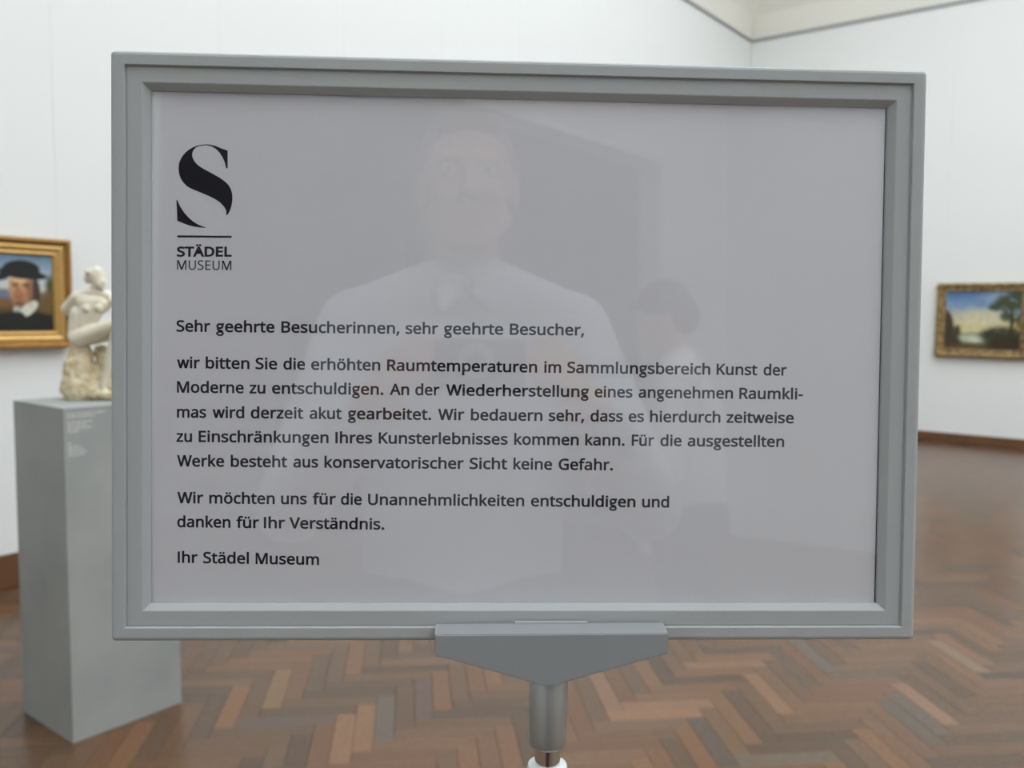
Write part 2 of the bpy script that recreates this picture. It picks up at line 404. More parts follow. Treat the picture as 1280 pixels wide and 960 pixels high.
# measured lettering: word, ink start x,y, ink end x,y in millimetres on the sheet; glyph outlines
LINES = [[['Sehr', -188.7, 9.38, -170.22, 9.44], ['geehrte', -167.42, 9.44, -135.63, 9.54], ['Besucherinnen,', -132.24, 9.55, -67.67, 9.74], ['sehr', -64.68, 9.75, -46.52, 9.8], ['geehrte', -43.65, 9.81, -10.72, 9.91], ['Besucher,', -7.41, 9.92, 34.12, 10.04]], [['wir', -188.4, -10.46, -175.8, -10.48], ['bitten', -172.99, -10.48, -149.09, -10.52], ['Sie', -146.13, -10.52, -134.14, -10.54], ['die', -131.03, -10.55, -119.0, -10.56], ['erhöhten', -116.03, -10.57, -78.08, -10.62], ['Raumtemperaturen', -74.65, -10.63, 8.29, -10.75], ['im', 11.91, -10.76, 21.62, -10.77], ['Sammlungsbereich', 24.67, -10.78, 105.03, -10.9], ['Kunst', 108.27, -10.9, 131.57, -10.94], ['der', 134.82, -10.94, 148.29, -10.97]], [['Moderne', -188.39, -23.76, -152.15, -23.81], ['zu', -149.33, -23.81, -140.44, -23.82], ['entschuldigen.', -137.19, -23.83, -76.27, -23.92], ['An', -73.13, -23.92, -62.12, -23.94], ['der', -59.11, -23.94, -45.5, -23.96], ['Wiederherstellung', -42.19, -23.97, 37.2, -24.08], ['eines', 40.11, -24.08, 61.56, -24.11], ['angenehmen', 64.63, -24.12, 118.09, -24.19], ['Raumkli-', 121.34, -24.2, 157.76, -24.25]], [['mas', -188.38, -37.38, -172.38, -37.39], ['wird', -169.29, -37.4, -151.83, -37.41], ['derzeit', -148.58, -37.42, -119.87, -37.44], ['akut', -116.75, -37.45, -98.99, -37.46], ['gearbeitet.', -95.85, -37.46, -49.97, -37.51], ['Wir', -46.52, -37.51, -31.71, -37.52], ['bedauern', -28.4, -37.53, 11.52, -37.57], ['sehr,', 14.71, -37.57, 34.77, -37.59], ['dass', 37.97, -37.59, 56.35, -37.61], ['es', 59.28, -37.61, 68.2, -37.62], ['hierdurch', 71.28, -37.62, 111.26, -37.66], ['zeitweise', 114.35, -37.66, 152.84, -37.7]], [['zu', -188.65, -50.63, -179.95, -50.64], ['Einschränkungen', -176.72, -50.65, -106.02, -50.74], ['Ihres', -102.61, -50.74, -82.22, -50.77], ['Kunsterlebnisses', -78.93, -50.77, -7.59, -50.87], ['kommen', -4.26, -50.87, 31.89, -50.92], ['kann.', 35.24, -50.92, 57.58, -50.95], ['Für', 61.23, -50.95, 74.13, -50.97], ['die', 77.35, -50.98, 89.55, -50.99], ['ausgestellten', 92.63, -51.0, 147.62, -51.07]], [['Werke', -188.36, -64.03, -162.62, -64.11], ['besteht', -159.37, -64.12, -128.54, -64.21], ['aus', -125.42, -64.22, -111.64, -64.26], ['konservatorischer', -108.51, -64.27, -31.74, -64.49], ['Sicht', -28.85, -64.5, -7.73, -64.56], ['keine', -4.54, -64.57, 17.23, -64.64], ['Gefahr.', 20.57, -64.65, 51.2, -64.74]], [['Wir', -188.18, -84.26, -173.8, -84.32], ['möchten', -170.92, -84.34, -135.14, -84.49], ['uns', -132.02, -84.5, -117.73, -84.56], ['für', -114.82, -84.58, -101.83, -84.63], ['die', -99.37, -84.64, -87.69, -84.69], ['Unannehmlichkeiten', -84.54, -84.71, 1.99, -85.08], ['entschuldigen', 5.41, -85.09, 64.16, -85.34], ['und', 67.62, -85.36, 83.1, -85.42]], [['danken', -188.17, -97.41, -159.14, -97.66], ['für', -156.25, -97.69, -143.56, -97.8], ['Ihr', -141.33, -97.81, -129.51, -97.92], ['Verständnis.', -127.5, -97.93, -75.22, -98.39]], [['Ihr', -187.93, -116.97, -176.85, -117.13], ['Städel', -174.19, -117.17, -149.07, -117.53], ['Museum', -145.73, -117.57, -110.84, -118.07]]]
LOGO = [[[-161.27, 107.83], [-164.07, 108.71], [-167.79, 110.22], [-170.4, 110.82], [-172.91, 110.96], [-175.23, 110.72], [-177.27, 110.21], [-179.68, 109.32], [-182.09, 107.86], [-184.32, 105.85], [-186.08, 103.39], [-187.19, 100.56], [-187.55, 97.75], [-187.18, 94.67], [-186.34, 92.35], [-184.95, 90.13], [-182.63, 87.92], [-179.84, 86.57], [-176.77, 85.41], [-171.46, 83.26], [-167.73, 81.46], [-165.4, 79.91], [-163.53, 78.06], [-162.32, 76.39], [-161.85, 74.8], [-162.03, 72.83], [-161.19, 73.31], [-160.08, 75.31], [-159.15, 78.14], [-158.69, 81.44], [-158.79, 84.72], [-159.55, 87.24], [-161.04, 89.66], [-163.1, 91.49], [-165.9, 93.41], [-169.62, 95.39], [-175.21, 98.37], [-177.53, 100.01], [-179.11, 101.85], [-180.14, 104.07], [-180.23, 105.85], [-179.59, 107.64], [-178.2, 109.16], [-176.15, 110.05], [-172.9, 110.49], [-170.12, 109.99], [-167.6, 108.64], [-165.74, 106.8], [-164.06, 104.22], [-162.84, 101.53], [-162.0, 98.26], [-161.25, 98.28]], [[-188.65, 80.69], [-188.1, 80.7], [-187.26, 78.56], [-185.86, 76.05], [-184.0, 73.46], [-181.68, 70.97], [-179.35, 69.04], [-177.02, 67.67], [-174.97, 66.86], [-173.11, 66.33], [-173.11, 65.96], [-176.09, 66.09], [-179.35, 66.51], [-182.14, 67.21], [-184.93, 68.19], [-188.18, 69.54], [-188.37, 75.26]], [[-188.17, 61.66], [-159.02, 61.87], [-159.01, 60.84], [-188.17, 60.53]]]
CAPS = [['STÄDEL', -188.35, 50.1, -158.99, 50.57], ['MUSEUM', -188.25, 43.14, -159.16, 43.31]]
GLYPHS = {',': '215|154,84 136,23 111,-42 85,-103 33,-103 49,-38 63,31 73,93 148,93', '-': '258|32,184 32,246 226,246 226,184', '.': '215|58,43 61,69 72,85 88,94 107,97 126,94 142,85 153,69 157,43 153,18 142,2 126,-8 107,-11 88,-8 72,2 61,18', 'A': '512|437,0 368,177 141,177 73,0 0,0 224,575 289,575 512,0|282,415 274,438 263,473 255,500 247,468 238,438 230,415 165,241 346,241', 'B': '521|241,573 336,565 404,541 434,515 453,478 459,431 456,399 446,371 431,347 409,328 382,313 350,304 350,300 384,292 415,279 441,261 461,236 474,203 478,163 472,115 454,74 425,42 385,19 337,5 279,0 78,0 78,573|256,329 318,335 357,352 377,382 384,423 376,463 351,490 308,506 245,511 150,511 150,329|150,269 150,61 265,61 330,68 371,91 394,125 401,168 398,197 388,221 370,241 344,256 307,266 260,269', 'D': '585|536,292 528,203 501,131 457,74 399,33 325,8 237,0 78,0 78,573 254,573 335,565 404,540 460,501 502,446 528,377|460,289 454,359 435,415 404,457 361,487 308,505 244,511 150,511 150,62 228,62 299,68 357,87 402,119 434,164 454,220', 'E': '446|398,0 78,0 78,573 398,573 398,509 150,509 150,330 383,330 383,268 150,268 150,63 398,63', 'F': '416|150,0 78,0 78,573 398,573 398,509 150,509 150,306 383,306 383,243 150,243', 'G': '584|326,302 524,302 524,22 431,-1 323,-8 241,1 173,28 120,71 81,130 57,202 49,286 58,370 84,442 127,500 186,544 259,571 346,581 392,578 437,572 516,547 489,484 421,508 382,515 342,517 278,510 225,489 181,455 150,409 131,353 124,286 130,222 146,166 175,119 216,84 270,62 340,55 404,59 452,68 452,238 326,238', 'I': '236|82,0 82,573 154,573 154,0', 'K': '496|496,0 411,0 209,273 150,222 150,0 78,0 78,573 150,573 150,290 199,345 249,399 403,573 488,573 261,323', 'L': '420|78,0 78,573 150,573 150,64 400,64 400,0', 'M': '727|310,0 144,440 144,0 78,0 78,573 184,573 361,120 364,120 544,573 650,573 650,0 578,0 578,440 410,0', 'R': '499|236,573 301,568 353,555 393,532 422,500 439,460 444,410 440,368 427,334 408,306 385,285 330,257 487,0 403,0 264,237 150,237 150,0 78,0 78,573|232,510 150,510 150,298 236,298 296,304 338,325 362,359 370,407 366,440 355,467 336,486 310,500 275,507', 'S': '440|403,153 396,106 378,66 348,35 307,11 257,-3 198,-8 137,-5 83,4 41,19 41,88 113,65 156,57 201,55 240,57 273,66 298,79 316,98 327,120 330,147 327,173 318,194 302,213 277,230 196,265 131,294 106,311 85,330 69,351 57,375 50,403 48,435 54,477 71,513 99,542 136,563 180,576 231,581 276,578 318,572 389,549 366,487 302,508 266,515 229,517 196,515 169,507 148,494 133,478 124,457 121,434 124,407 133,386 149,367 172,351 246,318 293,299 332,279 362,255 385,228 398,194', 'T': '446|259,0 187,0 187,509 8,509 8,573 437,573 437,509 259,509', 'U': '586|513,202 507,146 489,95 459,52 416,20 360,-1 290,-8 225,-2 171,18 128,50 97,93 78,144 72,204 72,573 144,573 144,201 154,139 182,93 228,64 294,55 342,59 379,73 407,96 427,126 438,161 442,202 442,573 513,573', 'V': '481|481,573 277,0 204,0 0,573 75,573 204,205 220,160 231,119 241,80 250,119 262,161 277,207 405,573', 'W': '746|735,573 583,0 510,0 399,375 389,410 380,443 373,471 370,488 367,471 361,443 352,409 342,373 234,0 161,0 10,573 85,573 174,223 183,186 190,151 196,118 201,87 206,119 213,154 222,191 232,227 333,573 407,573 512,225 523,187 532,151 538,117 544,87 550,129 560,175 572,224 660,573', 'a': '450|231,437 299,428 347,403 376,358 385,293 385,0 334,0 320,61 317,61 279,22 258,9 234,-1 172,-8 136,-5 103,6 75,23 55,48 41,80 37,119 50,176 87,219 152,245 243,257 316,259 316,285 310,330 293,359 265,375 227,380 194,378 163,370 106,347 84,400 151,426 190,434|252,208 184,200 141,182 118,155 110,119 115,87 132,66 157,53 188,49 238,56 279,79 306,117 315,172 315,210', 'b': '493|139,461 138,410 135,373 139,373 161,398 189,419 226,432 272,437 322,431 365,412 401,381 428,338 444,283 449,215 444,147 427,91 400,48 365,17 322,-2 272,-8 226,-3 189,10 161,31 139,55 133,55 119,0 68,0 68,609 139,609|260,379 219,374 188,361 165,339 150,308 142,268 139,217 139,214 145,144 165,93 202,61 261,51 312,61 348,93 369,145 376,216 369,287 348,338 311,368', 'c': '385|241,-8 187,-2 139,15 99,45 69,87 50,143 44,213 51,284 71,342 102,385 142,415 191,432 245,438 309,431 358,415 337,356 292,370 244,376 204,371 172,358 148,335 131,303 120,263 117,213 120,166 131,126 148,94 172,71 202,58 240,53 302,60 351,78 351,15 304,-2', 'd': '493|221,-8 171,-2 128,17 92,48 65,91 49,146 44,214 49,282 66,338 93,381 128,413 171,432 221,438 253,436 280,429 323,407 354,374 359,374 356,405 354,438 354,609 425,609 425,0 368,0 358,58 354,58 323,24 279,1 252,-6|232,51 290,60 328,88 348,135 355,200 355,213 349,284 329,336 291,369 231,379 181,368 146,334 124,281 117,213 124,144 146,93 181,61', 'e': '452|234,438 286,432 329,414 364,385 390,346 406,299 411,244 411,201 117,201 127,137 154,90 197,62 254,52 327,60 392,82 392,20 327,-1 251,-8 194,-2 143,17 101,48 70,91 51,146 44,212 50,277 68,333 96,378 134,411 181,431|233,380 188,372 154,348 130,309 119,257 338,257 335,292 326,322 312,346 292,364 266,376', 'f': '276|266,375 158,375 158,0 87,0 87,375 12,375 12,408 87,432 87,457 92,507 104,547 124,577 152,597 186,609 227,613 274,609 310,599 292,544 262,552 228,556 197,550 175,532 162,502 158,458 158,430 266,430', 'h': '496|139,431 138,399 135,370 140,370 155,391 174,407 221,429 273,437 321,433 360,421 391,400 413,370 426,330 431,280 431,0 361,0 361,275 355,321 338,353 308,372 265,379 222,374 189,360 166,338 150,308 142,269 139,222 139,0 68,0 68,609 139,609', 'i': '207|139,430 139,0 68,0 68,430|104,591 119,588 133,580 142,566 145,546 142,526 133,512 119,504 104,501 88,504 75,512 66,526 63,546 66,566 75,580 88,588', 'k': '428|138,291 137,257 135,221 138,221 152,240 172,264 189,285 326,430 409,430 235,246 421,0 336,0 187,200 138,158 138,0 68,0 68,609 138,609', 'l': '207|139,0 68,0 68,609 139,609', 'm': '750|540,438 603,429 649,401 676,352 685,280 685,0 615,0 615,277 610,321 594,353 567,372 528,379 474,369 438,342 418,298 411,237 411,0 342,0 342,277 339,308 332,333 320,353 303,367 281,376 253,379 215,374 185,360 164,338 150,308 141,269 139,223 139,0 68,0 68,430 125,430 136,371 140,371 155,392 173,409 217,431 266,438 312,433 349,420 378,398 398,366 402,366 427,398 461,420 499,433', 'n': '496|275,438 343,429 391,401 421,352 431,280 431,0 361,0 361,275 355,321 338,353 308,372 265,379 204,368 166,338 146,289 139,223 139,0 68,0 68,430 125,430 136,371 140,371 156,392 175,409 222,431', 'o': '485|442,216 438,165 428,121 411,82 388,51 359,25 324,7 285,-4 241,-8 200,-4 163,7 129,25 100,51 77,82 59,121 48,165 44,216 50,282 68,336 97,380 137,412 186,431 244,438 299,431 347,412 387,380 417,336 436,282|117,216 120,169 130,128 147,95 172,71 203,56 243,51 282,56 314,71 339,95 356,128 366,169 369,216 365,263 355,303 338,335 314,359 282,374 242,379 185,368 147,335 124,284', 'p': '493|273,438 322,432 365,413 401,383 428,339 444,284 449,216 444,148 427,93 401,49 365,17 322,-2 272,-8 241,-6 213,1 170,24 139,55 134,55 137,20 139,-16 139,-192 68,-192 68,430 126,430 136,371 139,371 170,405 189,419 213,429 240,436|260,379 221,374 190,362 167,342 152,313 142,275 139,229 139,216 142,167 150,126 165,93 188,70 220,55 261,51 297,56 326,72 348,98 364,131 373,171 376,217 369,283 348,334 311,367', 'r': '331|269,438 295,437 319,433 310,368 287,372 264,374 240,371 217,363 195,351 176,334 161,313 149,289 141,261 139,229 139,0 68,0 68,430 126,430 134,351 137,351 170,395 191,413 214,426 240,435', 's': '384|348,119 343,80 327,49 302,24 268,6 226,-4 176,-8 99,-1 42,19 42,83 104,60 141,52 178,49 224,53 256,66 274,86 280,112 278,128 271,141 239,167 174,196 103,228 76,245 57,266 45,292 41,324 52,372 85,408 137,430 202,438 275,430 339,409 315,353 258,372 197,380 159,377 131,366 114,350 108,328 111,312 119,298 154,274 219,246 289,215 314,197 333,176 344,150', 't': '289|212,50 245,53 272,59 272,5 240,-4 200,-8 167,-5 138,4 112,20 91,44 78,79 74,125 74,375 13,375 13,409 75,437 103,528 144,528 144,430 269,430 269,375 144,375 144,127 149,93 163,69 185,54', 'u': '496|427,430 427,0 370,0 359,57 356,57 340,36 321,20 273,-1 220,-8 173,-4 134,8 103,29 81,59 68,99 63,148 63,430 135,430 135,153 141,108 158,76 188,57 230,51 273,55 306,69 330,91 345,121 354,160 357,206 357,430', 'v': '407|163,0 0,430 75,430 167,176 180,137 193,96 201,63 204,63 214,96 227,138 241,176 332,430 407,430 244,0', 'w': '630|346,243 336,276 328,308 321,335 316,357 313,357 308,335 302,307 294,275 284,242 207,1 127,1 9,431 82,431 141,201 153,154 163,109 169,73 172,73 178,97 185,128 193,160 201,188 277,431 354,431 428,188 440,149 451,109 457,74 460,74 466,108 477,153 489,201 549,431 621,431 502,1 419,1', 'z': '377|346,0 31,0 31,47 262,375 45,375 45,430 340,430 340,377 112,55 346,55', 'Ä': '512|437,0 368,177 141,177 73,0 0,0 224,575 289,575 512,0|282,415 274,438 263,473 255,500 247,468 238,438 230,415 165,241 346,241|143,689 146,707 154,719 166,726 180,728 195,726 207,719 215,707 218,689 215,671 207,659 195,651 180,649 166,651 154,659 146,671|294,689 296,707 304,719 316,726 330,728 345,726 357,719 365,707 368,689 365,671 357,659 345,651 330,649 316,651 304,659 296,671', 'ä': '450|231,437 299,428 347,403 376,358 385,293 385,0 334,0 320,61 317,61 279,22 258,9 234,-1 172,-8 136,-5 103,6 75,23 55,48 41,80 37,119 50,176 87,219 152,245 243,257 316,259 316,285 310,330 293,359 265,375 227,380 194,378 163,370 106,347 84,400 151,426 190,434|252,208 184,200 141,182 118,155 110,119 115,87 132,66 157,53 188,49 238,56 279,79 306,117 315,172 315,210|113,546 116,564 124,576 137,583 151,585 165,583 177,576 186,564 188,546 186,529 177,516 165,509 151,506 137,509 124,516 116,529|264,546 267,564 275,576 287,583 301,585 315,583 327,576 336,564 338,546 336,529 327,516 315,509 301,506 287,509 275,516 267,529', 'ö': '485|442,216 438,165 428,121 411,82 388,51 359,25 324,7 285,-4 241,-8 200,-4 163,7 129,25 100,51 77,82 59,121 48,165 44,216 50,282 68,336 97,380 137,412 186,431 244,438 299,431 347,412 387,380 417,336 436,282|117,216 120,169 130,128 147,95 172,71 203,56 243,51 282,56 314,71 339,95 356,128 366,169 369,216 365,263 355,303 338,335 314,359 282,374 242,379 185,368 147,335 124,284|131,546 134,564 142,576 154,583 168,585 183,583 195,576 203,564 206,546 203,529 195,516 183,509 168,506 154,509 142,516 134,529|281,546 284,564 292,576 304,583 318,585 333,583 345,576 353,564 356,546 353,529 345,516 333,509 318,506 304,509 292,516 284,529', 'ü': '496|427,430 427,0 370,0 359,57 356,57 340,36 321,20 273,-1 220,-8 173,-4 134,8 103,29 81,59 68,99 63,148 63,430 135,430 135,153 141,108 158,76 188,57 230,51 273,55 306,69 330,91 345,121 354,160 357,206 357,430|136,546 138,564 147,576 159,583 173,585 187,583 200,576 208,564 211,546 208,529 200,516 187,509 173,506 159,509 147,516 138,529|286,546 289,564 297,576 309,583 323,585 337,583 350,576 358,564 361,546 358,529 350,516 337,509 323,506 309,509 297,516 289,529'}

# ================================================================ THE SIGN
SC = Vector((-0.28620351830876234, 0.3776017431436467, 1.3576101104497733))
SX = Vector((0.7636697805772081, 0.6456062167170176, -0.00103883083221883))
SY = Vector((-0.035205148555756044, 0.043249772958416366, 0.9984438164735221))
SN = Vector((0.6446464641556066, -0.7624447980512324, 0.055757207393210134))   # towards the reader
SM = Matrix(((SX.x, SY.x, SN.x, SC.x), (SX.y, SY.y, SN.y, SC.y), (SX.z, SY.z, SN.z, SC.z), (0, 0, 0, 1)))
def mm(x, y, z): return SM @ Vector((x / 1000, y / 1000, z / 1000))

def place(o, parent):
    """mesh data is in sign millimetres/1000; the object carries the sign's matrix under its parent"""
    o.parent = parent
    o.matrix_parent_inverse = Matrix.Identity(4)
    o.matrix_basis = Matrix.Translation(-parent.location) @ SM if parent.location.length else SM.copy()
    return o
def sheet_box(name, x0, x1, y0, y1, z0, z1, mtl, parent, bevel=0):
    bm = bmesh.new(); bm_box(bm, (x0 / 1000, y0 / 1000, z0 / 1000), (x1 / 1000, y1 / 1000, z1 / 1000), bevel / 1000 if bevel else 0)
    o = bm_obj(name, bm, mtl); place(o, parent); return o

POLE = SC + SX * .0162 - SY * .168 + SN * .000
POLE.z = 0
stand = empty('sign_stand', POLE)
tag(stand, 'silver grey floor stand holding a landscape picture frame on a chrome pole', 'sign stand')

# picture frame moulding, swept round the rectangle with mitred inner corners and softened outer ones
FW, FH = 442.6, 316.6
prof = [(9, -13), (1.2, -13), (0.2, -12), (0, -3.0), (.35, -1.2), (1.2, -.35), (2.4, 0), (7.3, 0), (7.6, -.25), (7.7, -1.5), (8.1, -1.9), (8.4, -1.6),
        (8.7, -1.5), (16.1, -1.5), (16.6, -1.7), (19.4, -4.6), (19.7, -5.0), (19.7, -7), (9, -7)]
NS = 6
def rring(d, z):
    hw, hh = FW / 2 - d, FH / 2 - d; rad = max(.15, 2.6 - d * .9); out = []
    for cx, cy, a0 in ((hw - rad, hh - rad, 0), (-hw + rad, hh - rad, 90), (-hw + rad, -hh + rad, 180), (hw - rad, -hh + rad, 270)):
        for i in range(NS + 1):
            a = math.radians(a0 + 90 * i / NS); out.append(((cx + rad * math.cos(a)) / 1000, (cy + rad * math.sin(a)) / 1000, z / 1000))
    return out
vs, fs = [], []; K = 4 * (NS + 1)
for d, z in prof: vs += rring(d, z)
for j in range(len(prof)):
    j2 = (j + 1) % len(prof)
    for i in range(K):
        k = (i + 1) % K; fs.append((j * K + i, j * K + k, j2 * K + k, j2 * K + i))
me = pydata('frame', vs, fs); bm = bmesh.new(); bm.from_mesh(me); o = bm_obj('frame', bm, MT['frame']); place(o, stand)

sheet_box('backing', -212, 212, -149, 149, -12.5, -7.2, MT['navy'], stand, .5)
pane = sheet_box('pane', -202.8, 202.8, -139.8, 139.8, -6.1, -5.3, MT['pane'], stand)
tag(pane, 'clear acrylic pane reflecting the photographer')

# bracket: a shallow triangular plate clipped over the bottom rail
out = [(-46.2, -150.4), (-46.2, -161.2), (-2.0, -173.6), (7.0, -176.6), (12.0, -178.0), (16.5, -178.2), (20.5, -177.4), (26, -175.4), (79.1, -160.7), (79.1, -149.8)]
bm = bmesh.new()
f = bm.faces.new([bm.verts.new((x / 1000, y / 1000, .014)) for x, y in out])
r = bmesh.ops.extrude_face_region(bm, geom=[f])
for v in [g for g in r['geom'] if isinstance(g, bmesh.types.BMVert)]:
    v.co.z = .0006
    if v.co.y > -.152: v.co.y += .0019
bmesh.ops.recalc_face_normals(bm, faces=bm.faces[:])
bmesh.ops.bevel(bm, geom=[e for e in bm.edges if min(v.co.z for v in e.verts) > .013], offset=.0005, segments=2, affect='EDGES')
o = bm_obj('bracket', bm, MT['bracket']); place(o, stand); tag(o, 'darker grey triangular clip bracket')
sheet_box('bracket_tab', -3.2, 37, -149.5, -146.9, .1, 1.6, MT['frame'], stand, .3)
bm = bmesh.new(); bm_box(bm, (-.035, -.170, -.0205), (.068, -.150, -.0138), .001)
o = bm_obj('back_clamp', bm, MT['bracket']); place(o, stand)
bm = bmesh.new(); bm_box(bm, (.004, -.1745, -.016), (.029, -.1605, .0004), .001)
o = bm_obj('clamp_web', bm, MT['bracket']); place(o, stand)

# upright: socket, rod, milky collar, thicker lower tube and round base (vertical)
Zb = 1.3576
zt = Zb - .1705
lathe('socket', [(.0088, zt - .0465), (.0098, zt - .0459), (.0105, zt - .0444), (.0106, zt - .042), (.0106, zt - .001), (.0100, zt)], MT['socket'], stand, 64)
zs = zt - .0465
lathe('rod', [(.0072, zs - .20), (.0072, zs + .001)], MT['chrome'], stand, 64)
lathe('collar', [(.0108, zs - .034), (.0112, zs - .033), (.0112, zs - .0125), (.0107, zs - .0112), (.0090, zs - .0106), (.0077, zs - .0104), (.0074, zs - .0150)][:6], MT['collar'], stand, 64)
lathe('pole', [(.0100, .012), (.0100, zs - .034)], MT['chrome'], stand, 64)
lathe('base', [(.165, 0), (.168, .002), (.168, .006), (.160, .010), (.05, .014), (.018, .017), (.014, .024), (.0102, .026)], MT['bracket'], stand, 96)

# ---- the printed sheet
sheet = empty('notice_sheet', SC - SN * .0069 - SY * .139)
tag(sheet, 'white printed museum notice in German inside the silver frame', 'notice')
sheet_box('paper', -203, 200.9, -139.5, 139.5, -6.85, -6.70, MT['paper'], sheet)
ZT = -6.66
def ccw(p):
    return sum(a[0] * b[1] - b[0] * a[1] for a, b in zip(p, p[1:] + p[:1])) > 0
def offset(p, w):
    """shift every edge of the loop by w to its right-hand side"""
    n = len(p); out = []
    for i in range(n):
        a, b, c = Vector(p[i - 1]), Vector(p[i]), Vector(p[(i + 1) % n])
        u, v = (b - a), (c - b)
        if u.length < 1e-6 or v.length < 1e-6: out.append(tuple(b)); continue
        u.normalize(); v.normalize()
        n1, n2 = Vector((u.y, -u.x)), Vector((v.y, -v.x)); s = n1 + n2
        if s.length < .35: s = n1 * 1.0; q = s
        else: q = s / max(s.length_squared / 2, .45)
        out.append((b.x + q.x * w, b.y + q.y * w))
    return out
def tidy(p):
    out = []
    for q in p:
        if not out or math.hypot(q[0] - out[-1][0], q[1] - out[-1][1]) > 5: out.append(q)
    if math.hypot(out[0][0] - out[-1][0], out[0][1] - out[-1][1]) <= 5: out.pop()
    return out
def fill(loops):
    flat = [q for l in loops for q in l]
    tris = tessellate_polygon([[Vector((x, y, 0)) for x, y in l] for l in loops])
    return flat, [tuple(t) for t in tris]
def stroke(pts, w):
    vs, fs = [], []; n = len(pts)
    for i, q in enumerate(pts):
        a = Vector(pts[max(i - 1, 0)]); b = Vector(pts[min(i + 1, n - 1)]); d = (b - a).normalized(); nn = Vector((-d.y, d.x)) * w / 2
        vs += [(q[0] + nn.x, q[1] + nn.y), (q[0] - nn.x, q[1] - nn.y)]
    for i in range(n - 1): fs += [(2 * i, 2 * i + 1, 2 * i + 3), (2 * i, 2 * i + 3, 2 * i + 2)]
    return vs, fs
def ell(cx, cy, rx, ry, a0=0, a1=360, n=28):
    return [(cx + rx * math.cos(math.radians(a0 + (a1 - a0) * i / n)), cy + ry * math.sin(math.radians(a0 + (a1 - a0) * i / n))) for i in range(n + 1)]
_cache = {}
def glyph(ch, w):
    if (ch, w) in _cache: return _cache[ch, w]
    if ch == 'g':            # two-storey g, drawn as strokes
        s = 62 + 2 * w; vs, fs = [], []
        for path, k in ((ell(205, 300, 128, 108), 1), (ell(208, -92, 146, 88), .9),
                        ([(128, 208), (100, 176), (92, 140), (106, 108), (140, 88), (190, 76), (250, 62), (300, 34), (335, -10)], .95),
                        ([(282, 372), (322, 394), (362, 408), (408, 410)], .95)):
            a, b = stroke(path, s * k); n0 = len(vs); vs += a; fs += [tuple(i + n0 for i in t) for t in b]
        adv = 424
    elif ch in 'vwW':         # straight diagonals, cut level at top and foot
        top, xs, adv = {'v': (430, (40, 208, 376), 416), 'w': (430, (38, 168, 300, 432, 562), 600), 'W': (573, (38, 196, 362, 528, 686), 724)}[ch]
        h = 36 + w; vs, fs = [], []
        for i in range(len(xs) - 1):
            ya, yb = (top + w, -w) if i % 2 == 0 else (-w, top + w); n0 = len(vs)
            vs += [(xs[i] - h, ya), (xs[i] + h, ya), (xs[i + 1] + h, yb), (xs[i + 1] - h, yb)]; fs += [(n0, n0 + 1, n0 + 2), (n0, n0 + 2, n0 + 3)]
    else:
        parts = GLYPHS[ch].split('|'); adv = int(parts[0])
        loops = [[tuple(map(float, q.split(','))) for q in s.split()] for s in parts[1:]]
        # the largest loop tells which side is outside
        big = max(loops, key=lambda l: abs(sum(a[0] * b[1] - b[0] * a[1] for a, b in zip(l, l[1:] + l[:1]))))
        sg = 1 if ccw(big) else -1
        loops = [offset(tidy(l), w * sg) for l in loops]
        area = lambda l: sum(a[0] * b[1] - b[0] * a[1] for a, b in zip(l, l[1:] + l[:1]))
        outer = [l for l in loops if area(l) * sg > 0]; holes = [l for l in loops if area(l) * sg <= 0]
        bb = lambda l: (min(q[0] for q in l), min(q[1] for q in l), max(q[0] for q in l), max(q[1] for q in l))
        vs, fs = [], []
        for o_ in outer:
            a = bb(o_); grp = [o_] + [h for h in holes if a[0] < bb(h)[0] and a[1] < bb(h)[1] and a[2] > bb(h)[2] and a[3] > bb(h)[3]]
            p, t = fill(grp); n0 = len(vs); vs += p; fs += [tuple(i + n0 for i in q) for q in t]
    _cache[ch, w] = (adv, vs, fs); return _cache[ch, w]
def word(vs, fs, text, x0, y0, x1, y1, scale, w):
    """set a word so that its ink runs from (x0,y0) to (x1,y1), millimetres on the sheet"""
    items, pen = [], 0
    for ch in text:
        adv, gv, gf = glyph(ch, w); items.append((pen, gv, gf)); pen += adv
    lo = min(p + v[0] for p, gv, _ in items for v in gv); hi = max(p + v[0] for p, gv, _ in items for v in gv)
    kx = (x1 - x0) / (hi - lo); sl = (y1 - y0) / (x1 - x0)
    for p, gv, gf in items:
        n0 = len(vs)
        for a, b in gv:
            x = x0 + (p + a - lo) * kx
            vs.append((x / 1000, (y0 + (x - x0) * sl + (b + w) * scale) / 1000, ZT / 1000))
        fs += [tuple(i + n0 for i in t) for t in gf]
def flat_mesh(name, vs, fs, parent, label=None):
    ok = []
    for t in fs:
        a, b, c = (Vector(vs[i]) for i in t); z = (b - a).cross(c - a).z
        if abs(z) > 1e-14: ok.append(t if z > 0 else t[::-1])
    me = pydata(name, vs, ok); o = link(name, me, MT['ink']); place(o, parent)
    if label: o['label'] = label
    return o
for ln in LINES:
    vs, fs = [], []
    for t, x0, y0, x1, y1 in ln: word(vs, fs, t, x0 + .15, y0 + .1, x1 - .15, y1 + .1, .01025, 20)
    flat_mesh('printed_line', vs, fs, sheet)
vs, fs = [], []
for L in LOGO[:2]:
    a, b = fill([[tuple(q) for q in L]]); n0 = len(vs)
    vs += [(x / 1000, y / 1000, ZT / 1000) for x, y in a]; fs += [tuple(i + n0 for i in t) for t in b]
flat_mesh('logo', vs, fs, sheet, 'large black high-contrast letter S emblem')
a, b = fill([[tuple(q) for q in LOGO[2]]]); flat_mesh('rule', [(x / 1000, y / 1000, ZT / 1000) for x, y in a], b, sheet)
